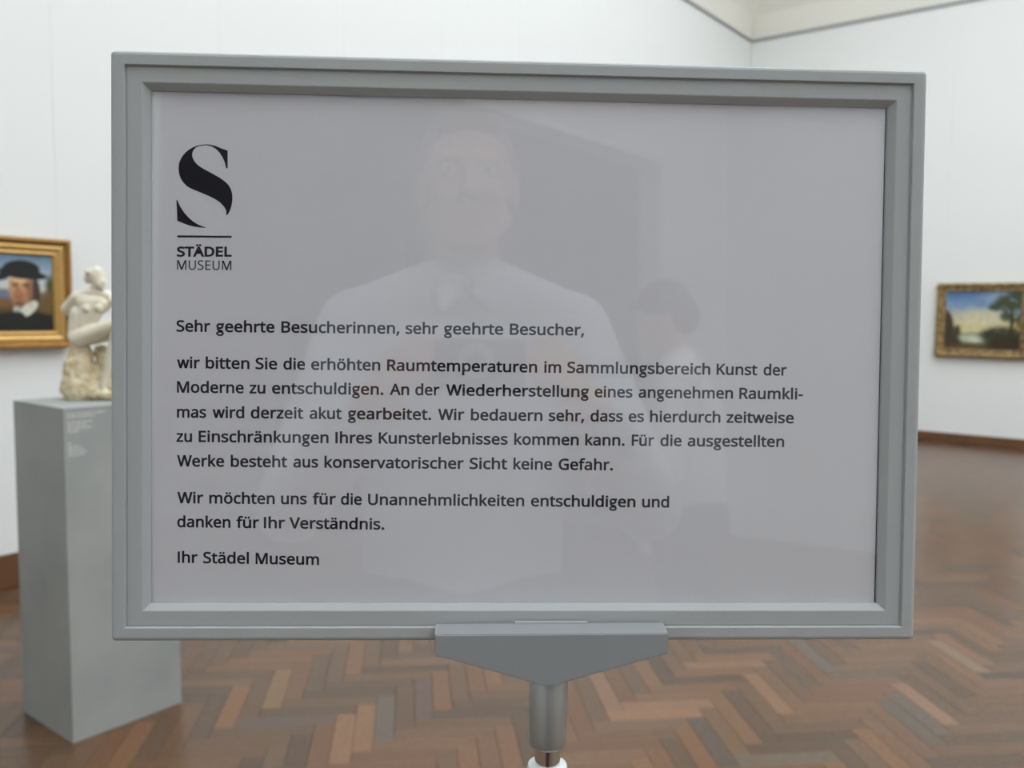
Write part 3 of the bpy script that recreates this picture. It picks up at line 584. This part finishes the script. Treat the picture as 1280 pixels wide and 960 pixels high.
vs, fs = [], []; word(vs, fs, *CAPS[0], .00865, 30); flat_mesh('logo_lettering', vs, fs, sheet, 'bold capitals under the S emblem')
vs, fs = [], []; word(vs, fs, *CAPS[1], .00890, 2); flat_mesh('logo_lettering', vs, fs, sheet, 'thin capitals under the bold line')

# ================================================================ FIGURES: unions of tapered limbs, voxel-remeshed into one skin
def capsule(bm, a, b, ra, rb, seg=14, flat=1.0, flat_dir=None):
    a, b = Vector(a), Vector(b); d = b - a; L = max(d.length, 1e-5); d /= L
    t = Vector((0, 0, 1)) if abs(d.z) < .9 else Vector((1, 0, 0))
    if flat_dir is not None: t = Vector(flat_dir)
    u = (t - d * t.dot(d)).normalized(); v = d.cross(u)
    rows = []
    N = 5
    for i in range(N): th = math.pi / 2 * (1 - i / N); rows.append((-ra * math.sin(th), ra * math.cos(th)))
    rows.append((0, ra)); rows.append((L, rb))
    for i in range(1, N + 1): th = math.pi / 2 * i / N; rows.append((L + rb * math.sin(th), rb * math.cos(th)))
    vv = []
    for s, r in rows:
        c = a + d * s; r = max(r, 1e-4)
        vv.append([bm.verts.new(c + (u * math.cos(2 * math.pi * i / seg) * flat + v * math.sin(2 * math.pi * i / seg)) * r) for i in range(seg)])
    for j in range(len(vv) - 1):
        for i in range(seg):
            k = (i + 1) % seg; bm.faces.new((vv[j][i], vv[j][k], vv[j + 1][k], vv[j + 1][i]))
    bm.faces.new(vv[0][::-1]); bm.faces.new(vv[-1])
def ball(bm, c, r, rot=None):
    r = (r, r, r) if isinstance(r, (int, float)) else r
    mt = Matrix.Translation(Vector(c)) @ (rot.to_4x4() if rot else Matrix.Identity(4)) @ Matrix.Diagonal((*r, 1))
    bmesh.ops.create_uvsphere(bm, u_segments=20, v_segments=12, radius=1, matrix=mt)
def skin(name, bm, mtl, parent, voxel=.006, smooth=6, disp=None):
    bmesh.ops.recalc_face_normals(bm, faces=bm.faces[:])
    me = bpy.data.meshes.new(name + '_src'); bm.to_mesh(me); bm.free()
    t = bpy.data.objects.new('tmp', me); COL.objects.link(t)
    r = t.modifiers.new('r', 'REMESH'); r.mode = 'VOXEL'; r.voxel_size = voxel
    if smooth: s = t.modifiers.new('s', 'SMOOTH'); s.factor = .5; s.iterations = smooth
    dg = bpy.context.evaluated_depsgraph_get()
    out = bpy.data.meshes.new_from_object(t.evaluated_get(dg)); out.name = name
    bpy.data.objects.remove(t)
    if disp:
        for v in out.vertices: v.co = disp(v.co, v.normal)
    out.materials.clear(); out.shade_smooth()
    return link(name, out, mtl, parent)

def head(bm, c, tilt=None, s=1.0):
    """c = centre of the skull; face towards local +Y"""
    R = tilt or Matrix.Identity(3)
    P = lambda x, y, z: Vector(c) + R @ (Vector((x, y, z)) * s)
    ball(bm, P(0, -.012, .022), (.076 * s, .094 * s, .088 * s), R)
    ball(bm, P(0, .022, -.028), (.060 * s, .066 * s, .082 * s), R)
    capsule(bm, P(-.018, .062, -.100), P(.018, .062, -.100), .020 * s, .020 * s)
    for k in (-1, 1):
        capsule(bm, P(.058 * k, .005, -.058), P(.022 * k, .06, -.098), .018 * s, .016 * s)
        ball(bm, P(.036 * k, .066, -.030), (.020 * s, .018 * s, .016 * s), R)
        capsule(bm, P(.014 * k, .084, .020), P(.044 * k, .070, .022), .009 * s, .008 * s)
        ball(bm, P(.079 * k, -.006, -.012), (.008 * s, .018 * s, .032 * s), R)
        ball(bm, P(.011 * k, .096, -.040), (.008 * s, .010 * s, .008 * s), R)
    capsule(bm, P(0, .084, .012), P(0, .106, -.034), .008 * s, .012 * s)
    capsule(bm, P(-.020, .083, -.064), P(.020, .083, -.064), .0065 * s, .0065 * s)
    capsule(bm, P(-.017, .082, -.075), P(.017, .082, -.075), .0075 * s, .0075 * s)
    return P
def hand(bm, wrist, palm, across, out_, curl, s=1.0, thumb=1):
    """palm from wrist towards palm point; across = unit vector over the knuckles; curl = direction the fingers bend to"""
    w, p, ac, cu = Vector(wrist), Vector(palm), Vector(across).normalized(), Vector(curl).normalized()
    d = (p - w).normalized()
    for k in (-1, -.33, .33, 1):
        capsule(bm, w + ac * k * .012 * s, p + ac * k * .028 * s, .016 * s, .012 * s)
    for i, k in enumerate((-1, -.33, .33, 1)):
        ln = (.80, .96, 1.0, .90)[i] * s
        a = p + ac * k * .029 * s; b = a + (d * .7 + cu * .45).normalized() * .034 * ln; c = b + (d * .15 + cu).normalized() * .026 * ln
        e = c + (cu * .8 - d * .35).normalized() * .020 * ln
        capsule(bm, a, b, .0092 * s, .0086 * s, 10); capsule(bm, b, c, .0086 * s, .0080 * s, 10); capsule(bm, c, e, .0080 * s, .0070 * s, 10)
    t0 = w + d * .025 * s + ac * .022 * thumb * s; t1 = t0 + (d * .7 + ac * .8 * thumb + cu * .3).normalized() * .038 * s; t2 = t1 + (d + cu * .5).normalized() * .030 * s
    capsule(bm, t0, t1, .013 * s, .0105 * s, 10); capsule(bm, t1, t2, .0105 * s, .0085 * s, 10)

def person(root, J, shirt, hairm, trouser, voxel=.0065, neck_collar=True, headtilt=None, hands=None, long_hair=False, sleeves=True):
    """J: joints in the root's frame. One continuous body; clothes and hair are children"""
    b = bmesh.new()
    P = head(b, J['head'], headtilt)
    capsule(b, Vector(J['neck']), Vector(J['head']) + Vector((0, -.018, -.05)), .058, .053)
    capsule(b, J['pelvis'], J['chest'], .135, .135, 20, .72, (0, 1, 0))
    for k in 'LR':
        capsule(b, J['neck'], J['sh' + k], .055, .05); capsule(b, J['sh' + k], J['el' + k], .050, .038); capsule(b, J['el' + k], J['wr' + k], .038, .026)
        capsule(b, J['hip' + k], J['kn' + k], .080, .055); capsule(b, J['kn' + k], J['an' + k], .055, .036)
        f = Vector(J['an' + k]); capsule(b, f + Vector((0, -.03, -.045)), f + Vector((0, .14, -.055)), .036, .028)
    for hk in hands or []: hand(b, **hk)
    skin('body', b, MT['skin'], root, voxel, 4)
    for k in (-1, 1):
        e = bmesh.new(); ball(e, P(.030 * k, .071, .004), .0125); eo = bm_obj('eye', e, MT['eye'], root, True)
        e = bmesh.new(); ball(e, P(.030 * k, .0805, .004), .0052); bm_obj('iris', e, MT['iris'], eo, True)
    # shirt with sleeves and collar
    b = bmesh.new()
    c = Vector(J['chest']); p = Vector(J['pelvis']); n = Vector(J['neck'])
    capsule(b, p + Vector((0, 0, -.02)), c, .160, .168, 24, .74, (0, 1, 0))
    for k in 'LR':
        s_, e_, w_ = (Vector(J[q + k]) for q in ('sh', 'el', 'wr'))
        capsule(b, n + Vector((0, 0, -.012)), s_, .066, .064); capsule(b, c + (s_ - c) * .4, s_ + Vector((0, 0, -.03)), .11, .066)
        capsule(b, s_, e_, .067, .055); capsule(b, e_, e_ + (w_ - e_) * .86, .054, .040)
    skin('shirt', b, MT[shirt], root, .008, 5)
    b = bmesh.new(); N = 28
    for i in range(N):
        a0, a1 = 2 * math.pi * i / N, 2 * math.pi * (i + 1) / N
        if min(abs((a0 + a1) / 2 - math.pi / 2), 9) < .28: continue
        q = lambda a: n + Vector((.068 * math.cos(a), .064 * math.sin(a) + .004, .012 - .022 * math.sin(a)))
        capsule(b, q(a0), q(a1) + Vector((0, 0, .0)), .013, .013, 8)
    for k in (-1, 1): capsule(b, n + Vector((.034 * k, .058, -.006)), n + Vector((.040 * k, .090, -.055)), .014, .009, 10); capsule(b, n + Vector((.012 * k, .072, -.03)), n + Vector((.040 * k, .088, -.055)), .010, .008, 10)
    skin('collar', b, MT[shirt], root, .005, 2)
    # trousers, shoes, hair
    b = bmesh.new(); capsule(b, p + Vector((-.05, 0, -.03)), p + Vector((.05, 0, -.03)), .135, .135, 20)
    for k in 'LR':
        h_, k_, a_ = (Vector(J[q + k]) for q in ('hip', 'kn', 'an')); capsule(b, h_, k_, .102, .076); capsule(b, k_, a_ + Vector((0, 0, .0)), .076, .062)
    skin('trousers', b, MT[trouser], root, .010, 5)
    for k in 'LR':
        f = Vector(J['an' + k]); b = bmesh.new()
        capsule(b, f + Vector((0, -.035, -.042)), f + Vector((0, .15, -.050)), .048, .040, 16, 1.0); ball(b, f + Vector((0, .06, -.062)), (.048, .15, .022))
        o = skin('shoe', b, MT['shoe'], root, .008, 3, lambda q, nn: Vector((q.x, q.y, max(q.z, .001))))
    b = bmesh.new(); h = Vector(J['head']); R = headtilt or Matrix.Identity(3)
    HP = lambda x, y, z: h + R @ Vector((x, y, z))
    ball(b, HP(0, -.026, .038), (.084, .094, .086), R); ball(b, HP(0, -.060, -.01), (.074, .062, .075), R)
    for k in (-1, 1): capsule(b, HP(.074 * k, -.02, .04), HP(.076 * k, -.005, .0), .016, .010)
    capsule(b, HP(-.04, .06, .082), HP(.04, .058, .084), .016, .016)
    skin('hair', b, MT[hairm], root, .006, 2)

# ---------------------------------------------------------------- the photographer and his camera
FH_ = Vector((CAM_F.x, CAM_F.y, 0)).normalized(); RH_ = Vector((CAM_R.x, CAM_R.y, 0)).normalized()
yaw = math.atan2(-FH_.x, FH_.y)
def at_cam(x, y): return Vector((0, 0, 0)) + RH_ * x + FH_ * y
ph = empty('person', at_cam(.0, -.47), yaw)
tag(ph, 'person in a pale shirt taking the picture, reflected in the middle of the sign', 'person')
J = dict(head=(0, .02, 1.69), neck=(0, 0, 1.535), chest=(0, 0, 1.33), pelvis=(0, 0, 1.02),
         shL=(-.175, 0, 1.455), shR=(.175, 0, 1.455), elL=(-.255, .12, 1.18), elR=(.275, .12, 1.18), wrL=(-.125, .335, 1.335), wrR=(.150, .335, 1.335),
         hipL=(-.09, 0, .95), hipR=(.09, 0, .95), knL=(-.10, .01, .52), knR=(.10, .01, .52), anL=(-.11, 0, .085), anR=(.11, 0, .085))
hands = [dict(wrist=(-.125, .335, 1.335), palm=(-.092, .385, 1.372), across=(0, -.25, 1), out_=None, curl=(1, .55, 0), thumb=-1, s=.92),
         dict(wrist=(.150, .335, 1.335), palm=(.118, .385, 1.372), across=(0, -.25, 1), out_=None, curl=(-1, .55, 0), thumb=-1, s=.92)]
person(ph, J, 'shirt', 'ghair', 'trouser', hands=hands)

cm = empty('compact_camera', at_cam(0, -.026) + Vector((0, 0, 1.345)), yaw)
tag(cm, 'small black compact camera held up in both hands, reflected in the sign', 'camera')
box('camera_body', (-.048, -.010, 0), (.056, .011, .060), MT['cam'], cm, .004, seg=2)
RX = Matrix.Translation((0, .011, .035)) @ Matrix.Rotation(-math.pi / 2, 4, 'X')
lathe('lens_barrel', [(.020, -.002), (.020, .004), (.017, .005), (.017, .0085), (.013, .009)], MT['socket'], cm, 40, mtx=RX)
lathe('lens', [(.0095, .0085), (.0095, .0092), (.004, .0098)], MT['glass'], cm, 32, mtx=RX)
lathe('shutter_button', [(.006, .058), (.006, .0625), (.005, .0632)], MT['chrome'], cm, 24, centre=(.034, 0, 0))

# ---------------------------------------------------------------- a visitor further back
vy = math.atan2(.80, -.60) + .35
vs_root = empty('person', (1.72, -.98, 0), vy)
tag(vs_root, 'dark-haired visitor in a white shirt, reflected small right of centre in the sign', 'person')
J = dict(head=(0, .075, 1.625), neck=(0, .015, 1.49), chest=(0, 0, 1.29), pelvis=(0, -.01, .99),
         shL=(-.17, .01, 1.42), shR=(.17, .01, 1.42), elL=(-.235, .06, 1.14), elR=(.24, .04, 1.14), wrL=(-.10, .27, 1.12), wrR=(.10, .26, 1.08),
         hipL=(-.09, 0, .93), hipR=(.09, 0, .93), knL=(-.10, .02, .50), knR=(.10, -.02, .50), anL=(-.11, .04, .085), anR=(.11, -.05, .085))
hands = [dict(wrist=(-.10, .27, 1.12), palm=(-.04, .315, 1.115), across=(0, .2, 1), out_=None, curl=(.6, -.3, -.5), thumb=1),
         dict(wrist=(.10, .26, 1.08), palm=(.04, .305, 1.075), across=(0, .2, 1), out_=None, curl=(-.6, -.3, -.5), thumb=1)]
person(vs_root, J, 'wshirt', 'hair', 'trouser', voxel=.008, hands=hands, headtilt=Matrix.Rotation(math.radians(-28), 3, 'X'))

# ================================================================ PLINTH AND STATUE
PX0, PX1, PY0, PY1, PH = -3.059, -2.709, 1.245, 1.62, 1.068
bm = bmesh.new(); bm_box(bm, (PX0, PY0, 0), (PX1, PY1, PH), .0018, 2)
pl = bm_obj('plinth', bm, MT['plinth'])
tag(pl, 'tall square grey painted plinth under the small marble statue', 'plinth')
# wall-text on the plinth: rows of small white words, too fine to read
bm = bmesh.new(); r2 = random.Random(3)
def row(z, y0, length, h):
    y = y0
    while y < y0 + length:
        w = r2.uniform(.006, .017); w = min(w, y0 + length - y + .002)
        x = PX1 + .0002
        f = bm.faces.new([bm.verts.new(q) for q in ((x, y, z), (x, y + w, z), (x, y + w, z + h), (x, y, z + h))]); y += w + .0035
for z, L in ((1.046, .115), (1.037, .085), (1.020, .075), (1.010, .060), (1.001, .075), (.992, .035), (.955, .012), (.945, .035), (.936, .045), (.927, .055), (.918, .048)):
    row(z, PY0 + .012, L, .0042)
bm_obj('lettering', bm, MT['white'], pl, kind='stuff')

# statue: built round its own frame; u to the viewer's right, w away, z up
SO = Vector((-2.880, 1.447, PH)); SU, SW = RH_, FH_
K_ = .00262                                           # metres per unit used below
def S(px, py, w=0.0): return SU * ((px - 124.5) * K_) + SW * (w * K_) + Vector((0, 0, (500 - py) * K_))
st = empty('statue', SO)
tag(st, 'small cream marble statue of a seated nude leaning forward on a rock', 'statue')
b = bmesh.new()
def cap(a, c, ra, rc, **k): capsule(b, S(*a), S(*c), ra * K_, rc * K_, 14, **k)
cap((124, 342, 0), (128, 352, -1), 10, 7.8)             # skull and face
cap((130, 352, -3), (132, 357, -3), 4.8, 3.4)            # jaw
cap((134.5, 348, -4), (136, 352, -4), 2.0, 1.6)          # nose
ball(b, S(113.5, 346, 3), 5.6 * K_)                       # bun
cap((123, 355, 1), (119, 369, 2), 6.6, 7.6)              # neck
cap((101, 370, 0), (137, 369, 6), 7.6, 7.6)              # shoulders
cap((98, 370, 1), (82.5, 384, 6), 8.2, 7.2)              # upper arm, viewer's left
cap((82.5, 384.5, 6), (96, 399, 16), 7.0, 5.4)           # forearm turned behind the back
cap((96, 399, 16), (104, 401, 17), 3.8, 3.2)
cap((140, 371, 5), (160, 388, -6), 6.4, 5.2)             # other arm reaching to the knee
cap((160, 388, -6), (158, 402, -14), 5.0, 3.8)
cap((158, 402, -14), (152, 406, -16), 3.6, 3.0)
cap((109, 376, 2), (127, 378, 3), 12.5, 12.5)            # rib cage
cap((114, 380, 2), (101, 402, 3), 13.2, 13.5)
cap((101, 392, 2), (99, 414, 3), 13.0, 14.0)             # waist, belly
ball(b, S(115, 384, -7.5), 5.8 * K_); ball(b, S(129, 382.5, -5.5), 6.0 * K_); cap((121, 380, 2), (106, 404, 2), 12.5, 13)
cap((120, 362, 1), (104, 368, 2), 6.5, 7.5); cap((120, 362, 1), (134, 367, 4), 6.5, 7.5)
cap((98, 416, 5), (101, 420, 0), 14.5, 14)               # seat
cap((102, 421, -4), (156, 402, -12), 12.0, 8.4)          # near thigh
cap((102, 421, 10), (150, 414, 12), 11.5, 8.0)           # far thigh
cap((157, 403, -12), (142, 446, -9), 7.8, 5.8)           # near shin
cap((142, 446, -9), (133, 484, -8), 5.8, 3.8)
cap((133, 487, -8), (146, 494, -11), 4.0, 3.0)           # foot
cap((151, 415, 12), (154, 458, 8), 7.4, 5.6)             # far shin
cap((154, 458, 8), (155, 488, 6), 5.4, 3.6)
cap((155, 490, 6), (167, 495, 2), 3.8, 3.0)
for i in range(5): cap((146 + i * .2, 493.5 + .6 * (i == 4), -14 + i * 1.5), (150.5 - .6 * i, 496, -15 + i * 1.5), 1.3, 1.1)
fig = skin('figure', b, MT['marble'], st, .0020, 8)
b = bmesh.new()
cap((117, 341, 2), (125, 337.5, -1), 8.2, 7.6); ball(b, S(113, 346, 3), 6.4 * K_)
cap((116, 338, -6), (128, 337, -6), 3.2, 2.6)
skin('hair', b, MT['marble'], st, .0018, 2)
b = bmesh.new()
for a, c, ra, rc in (((99, 441, 4), (99, 452, 2), 14.5, 16.5), ((98, 458, 0), (99, 474, 0), 18, 20.5), ((99, 480, 0), (101, 489, 0), 21.5, 22), ((90, 486, -6), (118, 488, -4), 12.5, 14),
                     ((112, 470, 12), (132, 482, 12), 17, 16), ((122, 440, 15), (134, 474, 14), 10, 14), ((92, 486, 14), (150, 490, 12), 12, 10), ((110, 492, -10), (160, 495, -10), 7, 5), ((130, 492, 8), (160, 494, 6), 9, 7)):
    cap(a, c, ra, rc)
def rough(q, n):
    d = noise.noise(q * 55) * .0045 + noise.noise(q * 150) * .0022 + noise.noise(q * 320) * .0009
    q = q + n * d; q.z = max(q.z, .0004); return q
skin('rock', b, MT['rock'], st, .0026, 3, rough)['label'] = 'rough-hewn rock seat'

# ================================================================ PAINTINGS
def moulding(name, w, h, prof, mtl, parent):
    """w,h outer size; local X across, Z up, -Y ... front faces +Y; prof = (inset, depth) list"""
    vs, fs = [], []
    for d, z in prof:
        vs += [(-w / 2 + d, z, -h / 2 + d), (w / 2 - d, z, -h / 2 + d), (w / 2 - d, z, h / 2 - d), (-w / 2 + d, z, h / 2 - d)]
    for j in range(len(prof) - 1):
        for i in range(4):
            k = (i + 1) % 4; fs.append((j * 4 + i, j * 4 + k, j * 4 + 4 + k, j * 4 + 4 + i))
    me = pydata(name, vs, fs); bm = bmesh.new(); bm.from_mesh(me)
    return bm_obj(name, bm, mtl, parent)
def beads(name, w, h, inset, z, size, step, mtl, parent):
    bm = bmesh.new()
    def run(a, b):
        a, b = Vector(a), Vector(b); n = max(1, int((b - a).length / step))
        for i in range(n):
            P = a + (b - a) * ((i + .5) / n)
            bmesh.ops.create_icosphere(bm, subdivisions=1, radius=size, matrix=Matrix.Translation(P))
    x, y = w / 2 - inset, h / 2 - inset
    run((-x, z, -y), (x, z, -y)); run((-x, z, y), (x, z, y)); run((-x, z, -y), (-x, z, y)); run((x, z, -y), (x, z, y))
    return bm_obj(name, bm, mtl, parent, True, kind='stuff')
def canvas(name, w, h, z, nx, ny, fn, parent):
    us = np.linspace(0, 1, nx + 1); vs_ = np.linspace(0, 1, ny + 1)
    U, V = np.meshgrid(us, vs_)                         # U right as seen, V down
    col = fn(U, V)
    co = [(-(u - .5) * w, z, (.5 - v) * h) for v in vs_ for u in us]
    fs = [(j * (nx + 1) + i, (j + 1) * (nx + 1) + i, (j + 1) * (nx + 1) + i + 1, j * (nx + 1) + i + 1) for j in range(ny) for i in range(nx)]
    me = pydata(name, co, fs)
    ca = me.color_attributes.new('paint', 'FLOAT_COLOR', 'POINT')
    a = np.ones((col.shape[0] * col.shape[1], 4)); a[:, :3] = col.reshape(-1, 3); ca.data.foreach_set('color', a.ravel())
    o = link(name, me, MT['canvas'], parent)
    return o
def lin(c): return np.array([((x / 255) / 12.92 if x < 10 else ((x / 255 + .055) / 1.055) ** 2.4) for x in c])
def sm(a, b, x): t = np.clip((x - a) / (b - a), 0, 1); return t * t * (3 - 2 * t)
def over(img, c, m_): return img * (1 - m_[..., None]) + lin(c) * m_[..., None]
def el(U, V, cx, cy, rx, ry, soft=.12, rot=0):
    x, y = U - cx, V - cy; c, s = math.cos(rot), math.sin(rot); x, y = x * c + y * s, -x * s + y * c
    return 1 - sm(1 - soft, 1 + soft, np.sqrt((x / rx) ** 2 + (y / ry) ** 2))
def pn(U, V, s, seed=0):
    out = np.zeros(U.shape)
    for i in np.ndindex(U.shape): out[i] = noise.noise(Vector((U[i] * s, V[i] * s, seed)))
    return out
def half(U, V, x0, y0, x1, y1, soft=.02):
    """1 on the lower/left side of the directed line"""
    nx_, ny_ = (y1 - y0), -(x1 - x0); L = math.hypot(nx_, ny_)
    return sm(-soft, soft, -((U - x0) * nx_ + (V - y0) * ny_) / L)
def grad(V, stops):
    img = np.zeros(V.shape + (3,))
    cs = [lin(c) for _, c in stops]; ps = [p for p, _ in stops]
    for k in range(3): img[..., k] = np.interp(V, ps, [c[k] for c in cs])
    return img
def portrait(U, V):
    N = pn(U, V, 6, 3)
    img = grad(V + N * .04, [(0, (98, 126, 152)), (.18, (140, 160, 178)), (.34, (188, 199, 205)), (.45, (196, 196, 188)), (.52, (120, 112, 78)), (.62, (112, 88, 44)), (.8, (60, 48, 26)), (1, (30, 26, 16))])
    img = over(img, (104, 118, 138), el(U, V, .14, .52, .22, .07, .4))
    img = over(img, (70, 74, 40), el(U, V, .97, .40, .09, .14, .6)); img = over(img, (104, 84, 48), el(U, V, .95, .62, .16, .14, .5))
    img = over(img, (120, 88, 56), el(U, V, .17, .62, .12, .06, .6))
    img = over(img, (62, 52, 42), el(U, V, .70, .46, .095, .20, .25, -.12))                       # hair at the side
    img = over(img, (26, 26, 22), 1 - sm(.0, .03, (.70 + .22 * (np.abs(U - .46) / .5) ** 2.2) - V + 0 * U + N * .01) * 1.0 if False else sm(.0, .03, V - (.735 + .20 * np.clip(np.abs(U - .44) - .14, 0, 1) ** 1.2 - .02 * (U > .5))))
    img = over(img, (150, 110, 84), el(U, V, .47, .61, .13, .14, .15))                             # neck
    img = over(img, (206, 208, 190), el(U, V, .60, .705, .17, .075, .12, -.55)); img = over(img, (180, 184, 170), el(U, V, .42, .725, .07, .045, .2, .35))
    img = over(img, (26, 26, 22), el(U, V, .45, .80, .10, .055, .3, .3))
    img = over(img, (186, 142, 102), el(U, V, .475, .42, .185, .215, .10)); img = over(img, (160, 112, 80), el(U, V, .45, .56, .105, .10, .35))
    img = over(img, (214, 176, 132), el(U, V, .50, .32, .15, .07, .5)); img = over(img, (146, 100, 74), el(U, V, .62, .46, .05, .16, .7))
    for ex in (.40, .565): img = over(img, (70, 48, 38), el(U, V, ex, .405, .045, .014, .5)); img = over(img, (96, 66, 48), el(U, V, ex, .375, .065, .012, .6))
    img = over(img, (162, 108, 80), el(U, V, .43, .46, .03, .07, .6)); img = over(img, (146, 84, 66), el(U, V, .44, .555, .045, .010, .6))
    img = over(img, (110, 80, 56), el(U, V, .45, .635, .08, .025, .7))
    img = over(img, (24, 30, 26), el(U, V, .50, .19, .30, .12, .1)); img = over(img, (24, 30, 28), el(U, V, .52, .245, .40, .065, .14, .09)); img = over(img, (22, 26, 30), el(U, V, .20, .285, .14, .05, .3, -.25))
    return np.clip(img * (1 + .18 * pn(U, V, 22, 8)[..., None]), 0, 1)
def landscape(U, V):
    N = pn(U, V, 7, 5); N2 = pn(U, V, 24, 9)
    img = grad(V + U * -.05 + N * .06, [(0, (78, 112, 156)), (.22, (120, 150, 184)), (.42, (168, 172, 160)), (.55, (206, 192, 146)), (.68, (206, 196, 150)), (.75, (120, 124, 92))])
    img = over(img, (216, 206, 170), el(U, V, .50, .45, .35, .14, .6) * .7)
    img = over(img, (150, 172, 196), el(U, V, .82, .10, .30, .12, .7) * .8)
    img = over(img, (92, 100, 72), sm(.0, .02, V - (.715 + .02 * N2 + .0 * U)))
    img = over(img, (178, 186, 160), el(U, V, .42, .81, .28, .075, .3)); img = over(img, (200, 206, 186), el(U, V, .44, .83, .10, .04, .5))
    img = over(img, (70, 74, 42), el(U, V, .62, .73, .14, .045, .5)); img = over(img, (64, 62, 38), el(U, V, .17, .68, .05, .10, .4))
    img = over(img, (62, 52, 36), np.maximum(el(U, V, .0, .72, .13, .40, .12), el(U, V, .05, .95, .19, .25, .2)))
    img = over(img, (58, 56, 30), sm(0, .04, V - (.93 - .12 * np.clip(U - .55, 0, 1) + .03 * N2)))
    img = over(img, (92, 72, 40), el(U, V, .30, .97, .3, .05, .6)); 
    img = over(img, (44, 50, 30), np.clip(el(U, V, .78, .76, .30, .16, .35) * (1 + N2 * .6), 0, 1)); img = over(img, (56, 42, 26), el(U, V, .86, .90, .30, .13, .4))
    leaf = (N2 + N * .8)
    for cx, cy, rx, ry in ((.86, .16, .19, .14), (.78, .22, .15, .10), (.68, .27, .11, .06), (.92, .34, .15, .15), (.95, .06, .12, .10), (.84, .42, .11, .10), (.97, .50, .07, .14)):
        img = over(img, (62, 72, 44), np.clip(el(U, V, cx, cy, rx, ry, .35) * (1 + leaf * 1.4), 0, 1) * .92)
    img = over(img, (48, 40, 26), el(U, V, .885, .55, .022, .28, .25, -.05)); img = over(img, (190, 150, 70), el(U, V, .93, .57, .02, .05, .6))
    return np.clip(img * (1 + .22 * N2[..., None]), 0, 1)

# portrait on the left wall (faces +X)
oy0, oy1, oz0, oz1 = 1.650, 2.106, 1.172, 1.708
W_, H_ = oy1 - oy0, oz1 - oz0
pr = empty('painting', (XL + .002, (oy0 + oy1) / 2, (oz0 + oz1) / 2), -math.pi / 2)
tag(pr, 'gilt-framed portrait of a man in a wide black beret on the left wall', 'painting')
moulding('outer_moulding', W_, H_, [(.012, 0), (.004, .03), (0, .052), (.006, .060), (.016, .062), (.020, .056), (.036, .040)], MT['gilt'], pr)
moulding('inner_moulding', W_, H_, [(.034, .030), (.034, .044), (.046, .048), (.058, .043), (.064, .036), (.074, .040), (.080, .036), (.086, .024), (.09, .024)], MT['giltl'], pr)
beads('bead_row', W_, H_, .011, .060, .0052, .0115, MT['giltl'], pr)
canvas('canvas', W_ - .168, H_ - .168, .026, 96, 120, portrait, pr)
# landscape on the far wall (faces -Y)
ox0, ox1, oz0, oz1 = -2.232, -1.318, .945, 1.752
W_, H_ = ox1 - ox0, oz1 - oz0
ls = empty('painting', ((ox0 + ox1) / 2, YB - .002, (oz0 + oz1) / 2), math.pi)
tag(ls, 'landscape with lake and tall tree in an aged gilt frame on the right', 'painting')
moulding('moulding', W_, H_, [(.014, 0), (0, .05), (.008, .068), (.028, .074), (.044, .060), (.060, .046), (.078, .052), (.090, .040), (.097, .028), (.10, .028)], MT['giltd'], ls)
beads('carved_ornament', W_, H_, .026, .070, .013, .034, MT['giltd'], ls)
for sx, sz in ((0, 1), (0, -1), (-1, 1), (1, 1), (-1, -1), (1, -1)):
    bm = bmesh.new()
    for dx_, dz_, q in ((0, 0, .03), (.028, 0, .018), (-.028, 0, .018), (0, .018, .018), (0, -.018, .018)):
        bmesh.ops.create_icosphere(bm, subdivisions=2, radius=q, matrix=Matrix.Translation((sx * (W_ / 2 - .042) + dx_, .060, sz * (H_ / 2 - .042) + dz_)) @ Matrix.Diagonal((1, .55, 1, 1)))
    bm_obj('cartouche', bm, MT['giltd'], ls, True)
canvas('canvas', W_ - .19, H_ - .19, .030, 120, 100, landscape, ls)
# dark picture on the right wall, seen as the dark upright shape in the sign's reflection
dk = empty('painting', (XR - .002, -1.05, 1.75), math.pi / 2)
tag(dk, 'tall dark painting reflected near the right edge of the sign', 'painting')
moulding('moulding', 1.0, 1.5, [(.01, 0), (0, .05), (.02, .06), (.07, .04), (.09, .03), (.1, .03)], MT['giltd'], dk)
box('canvas', (-.41, .0, -.66), (.41, .032, .66), MT['artdark'], dk)
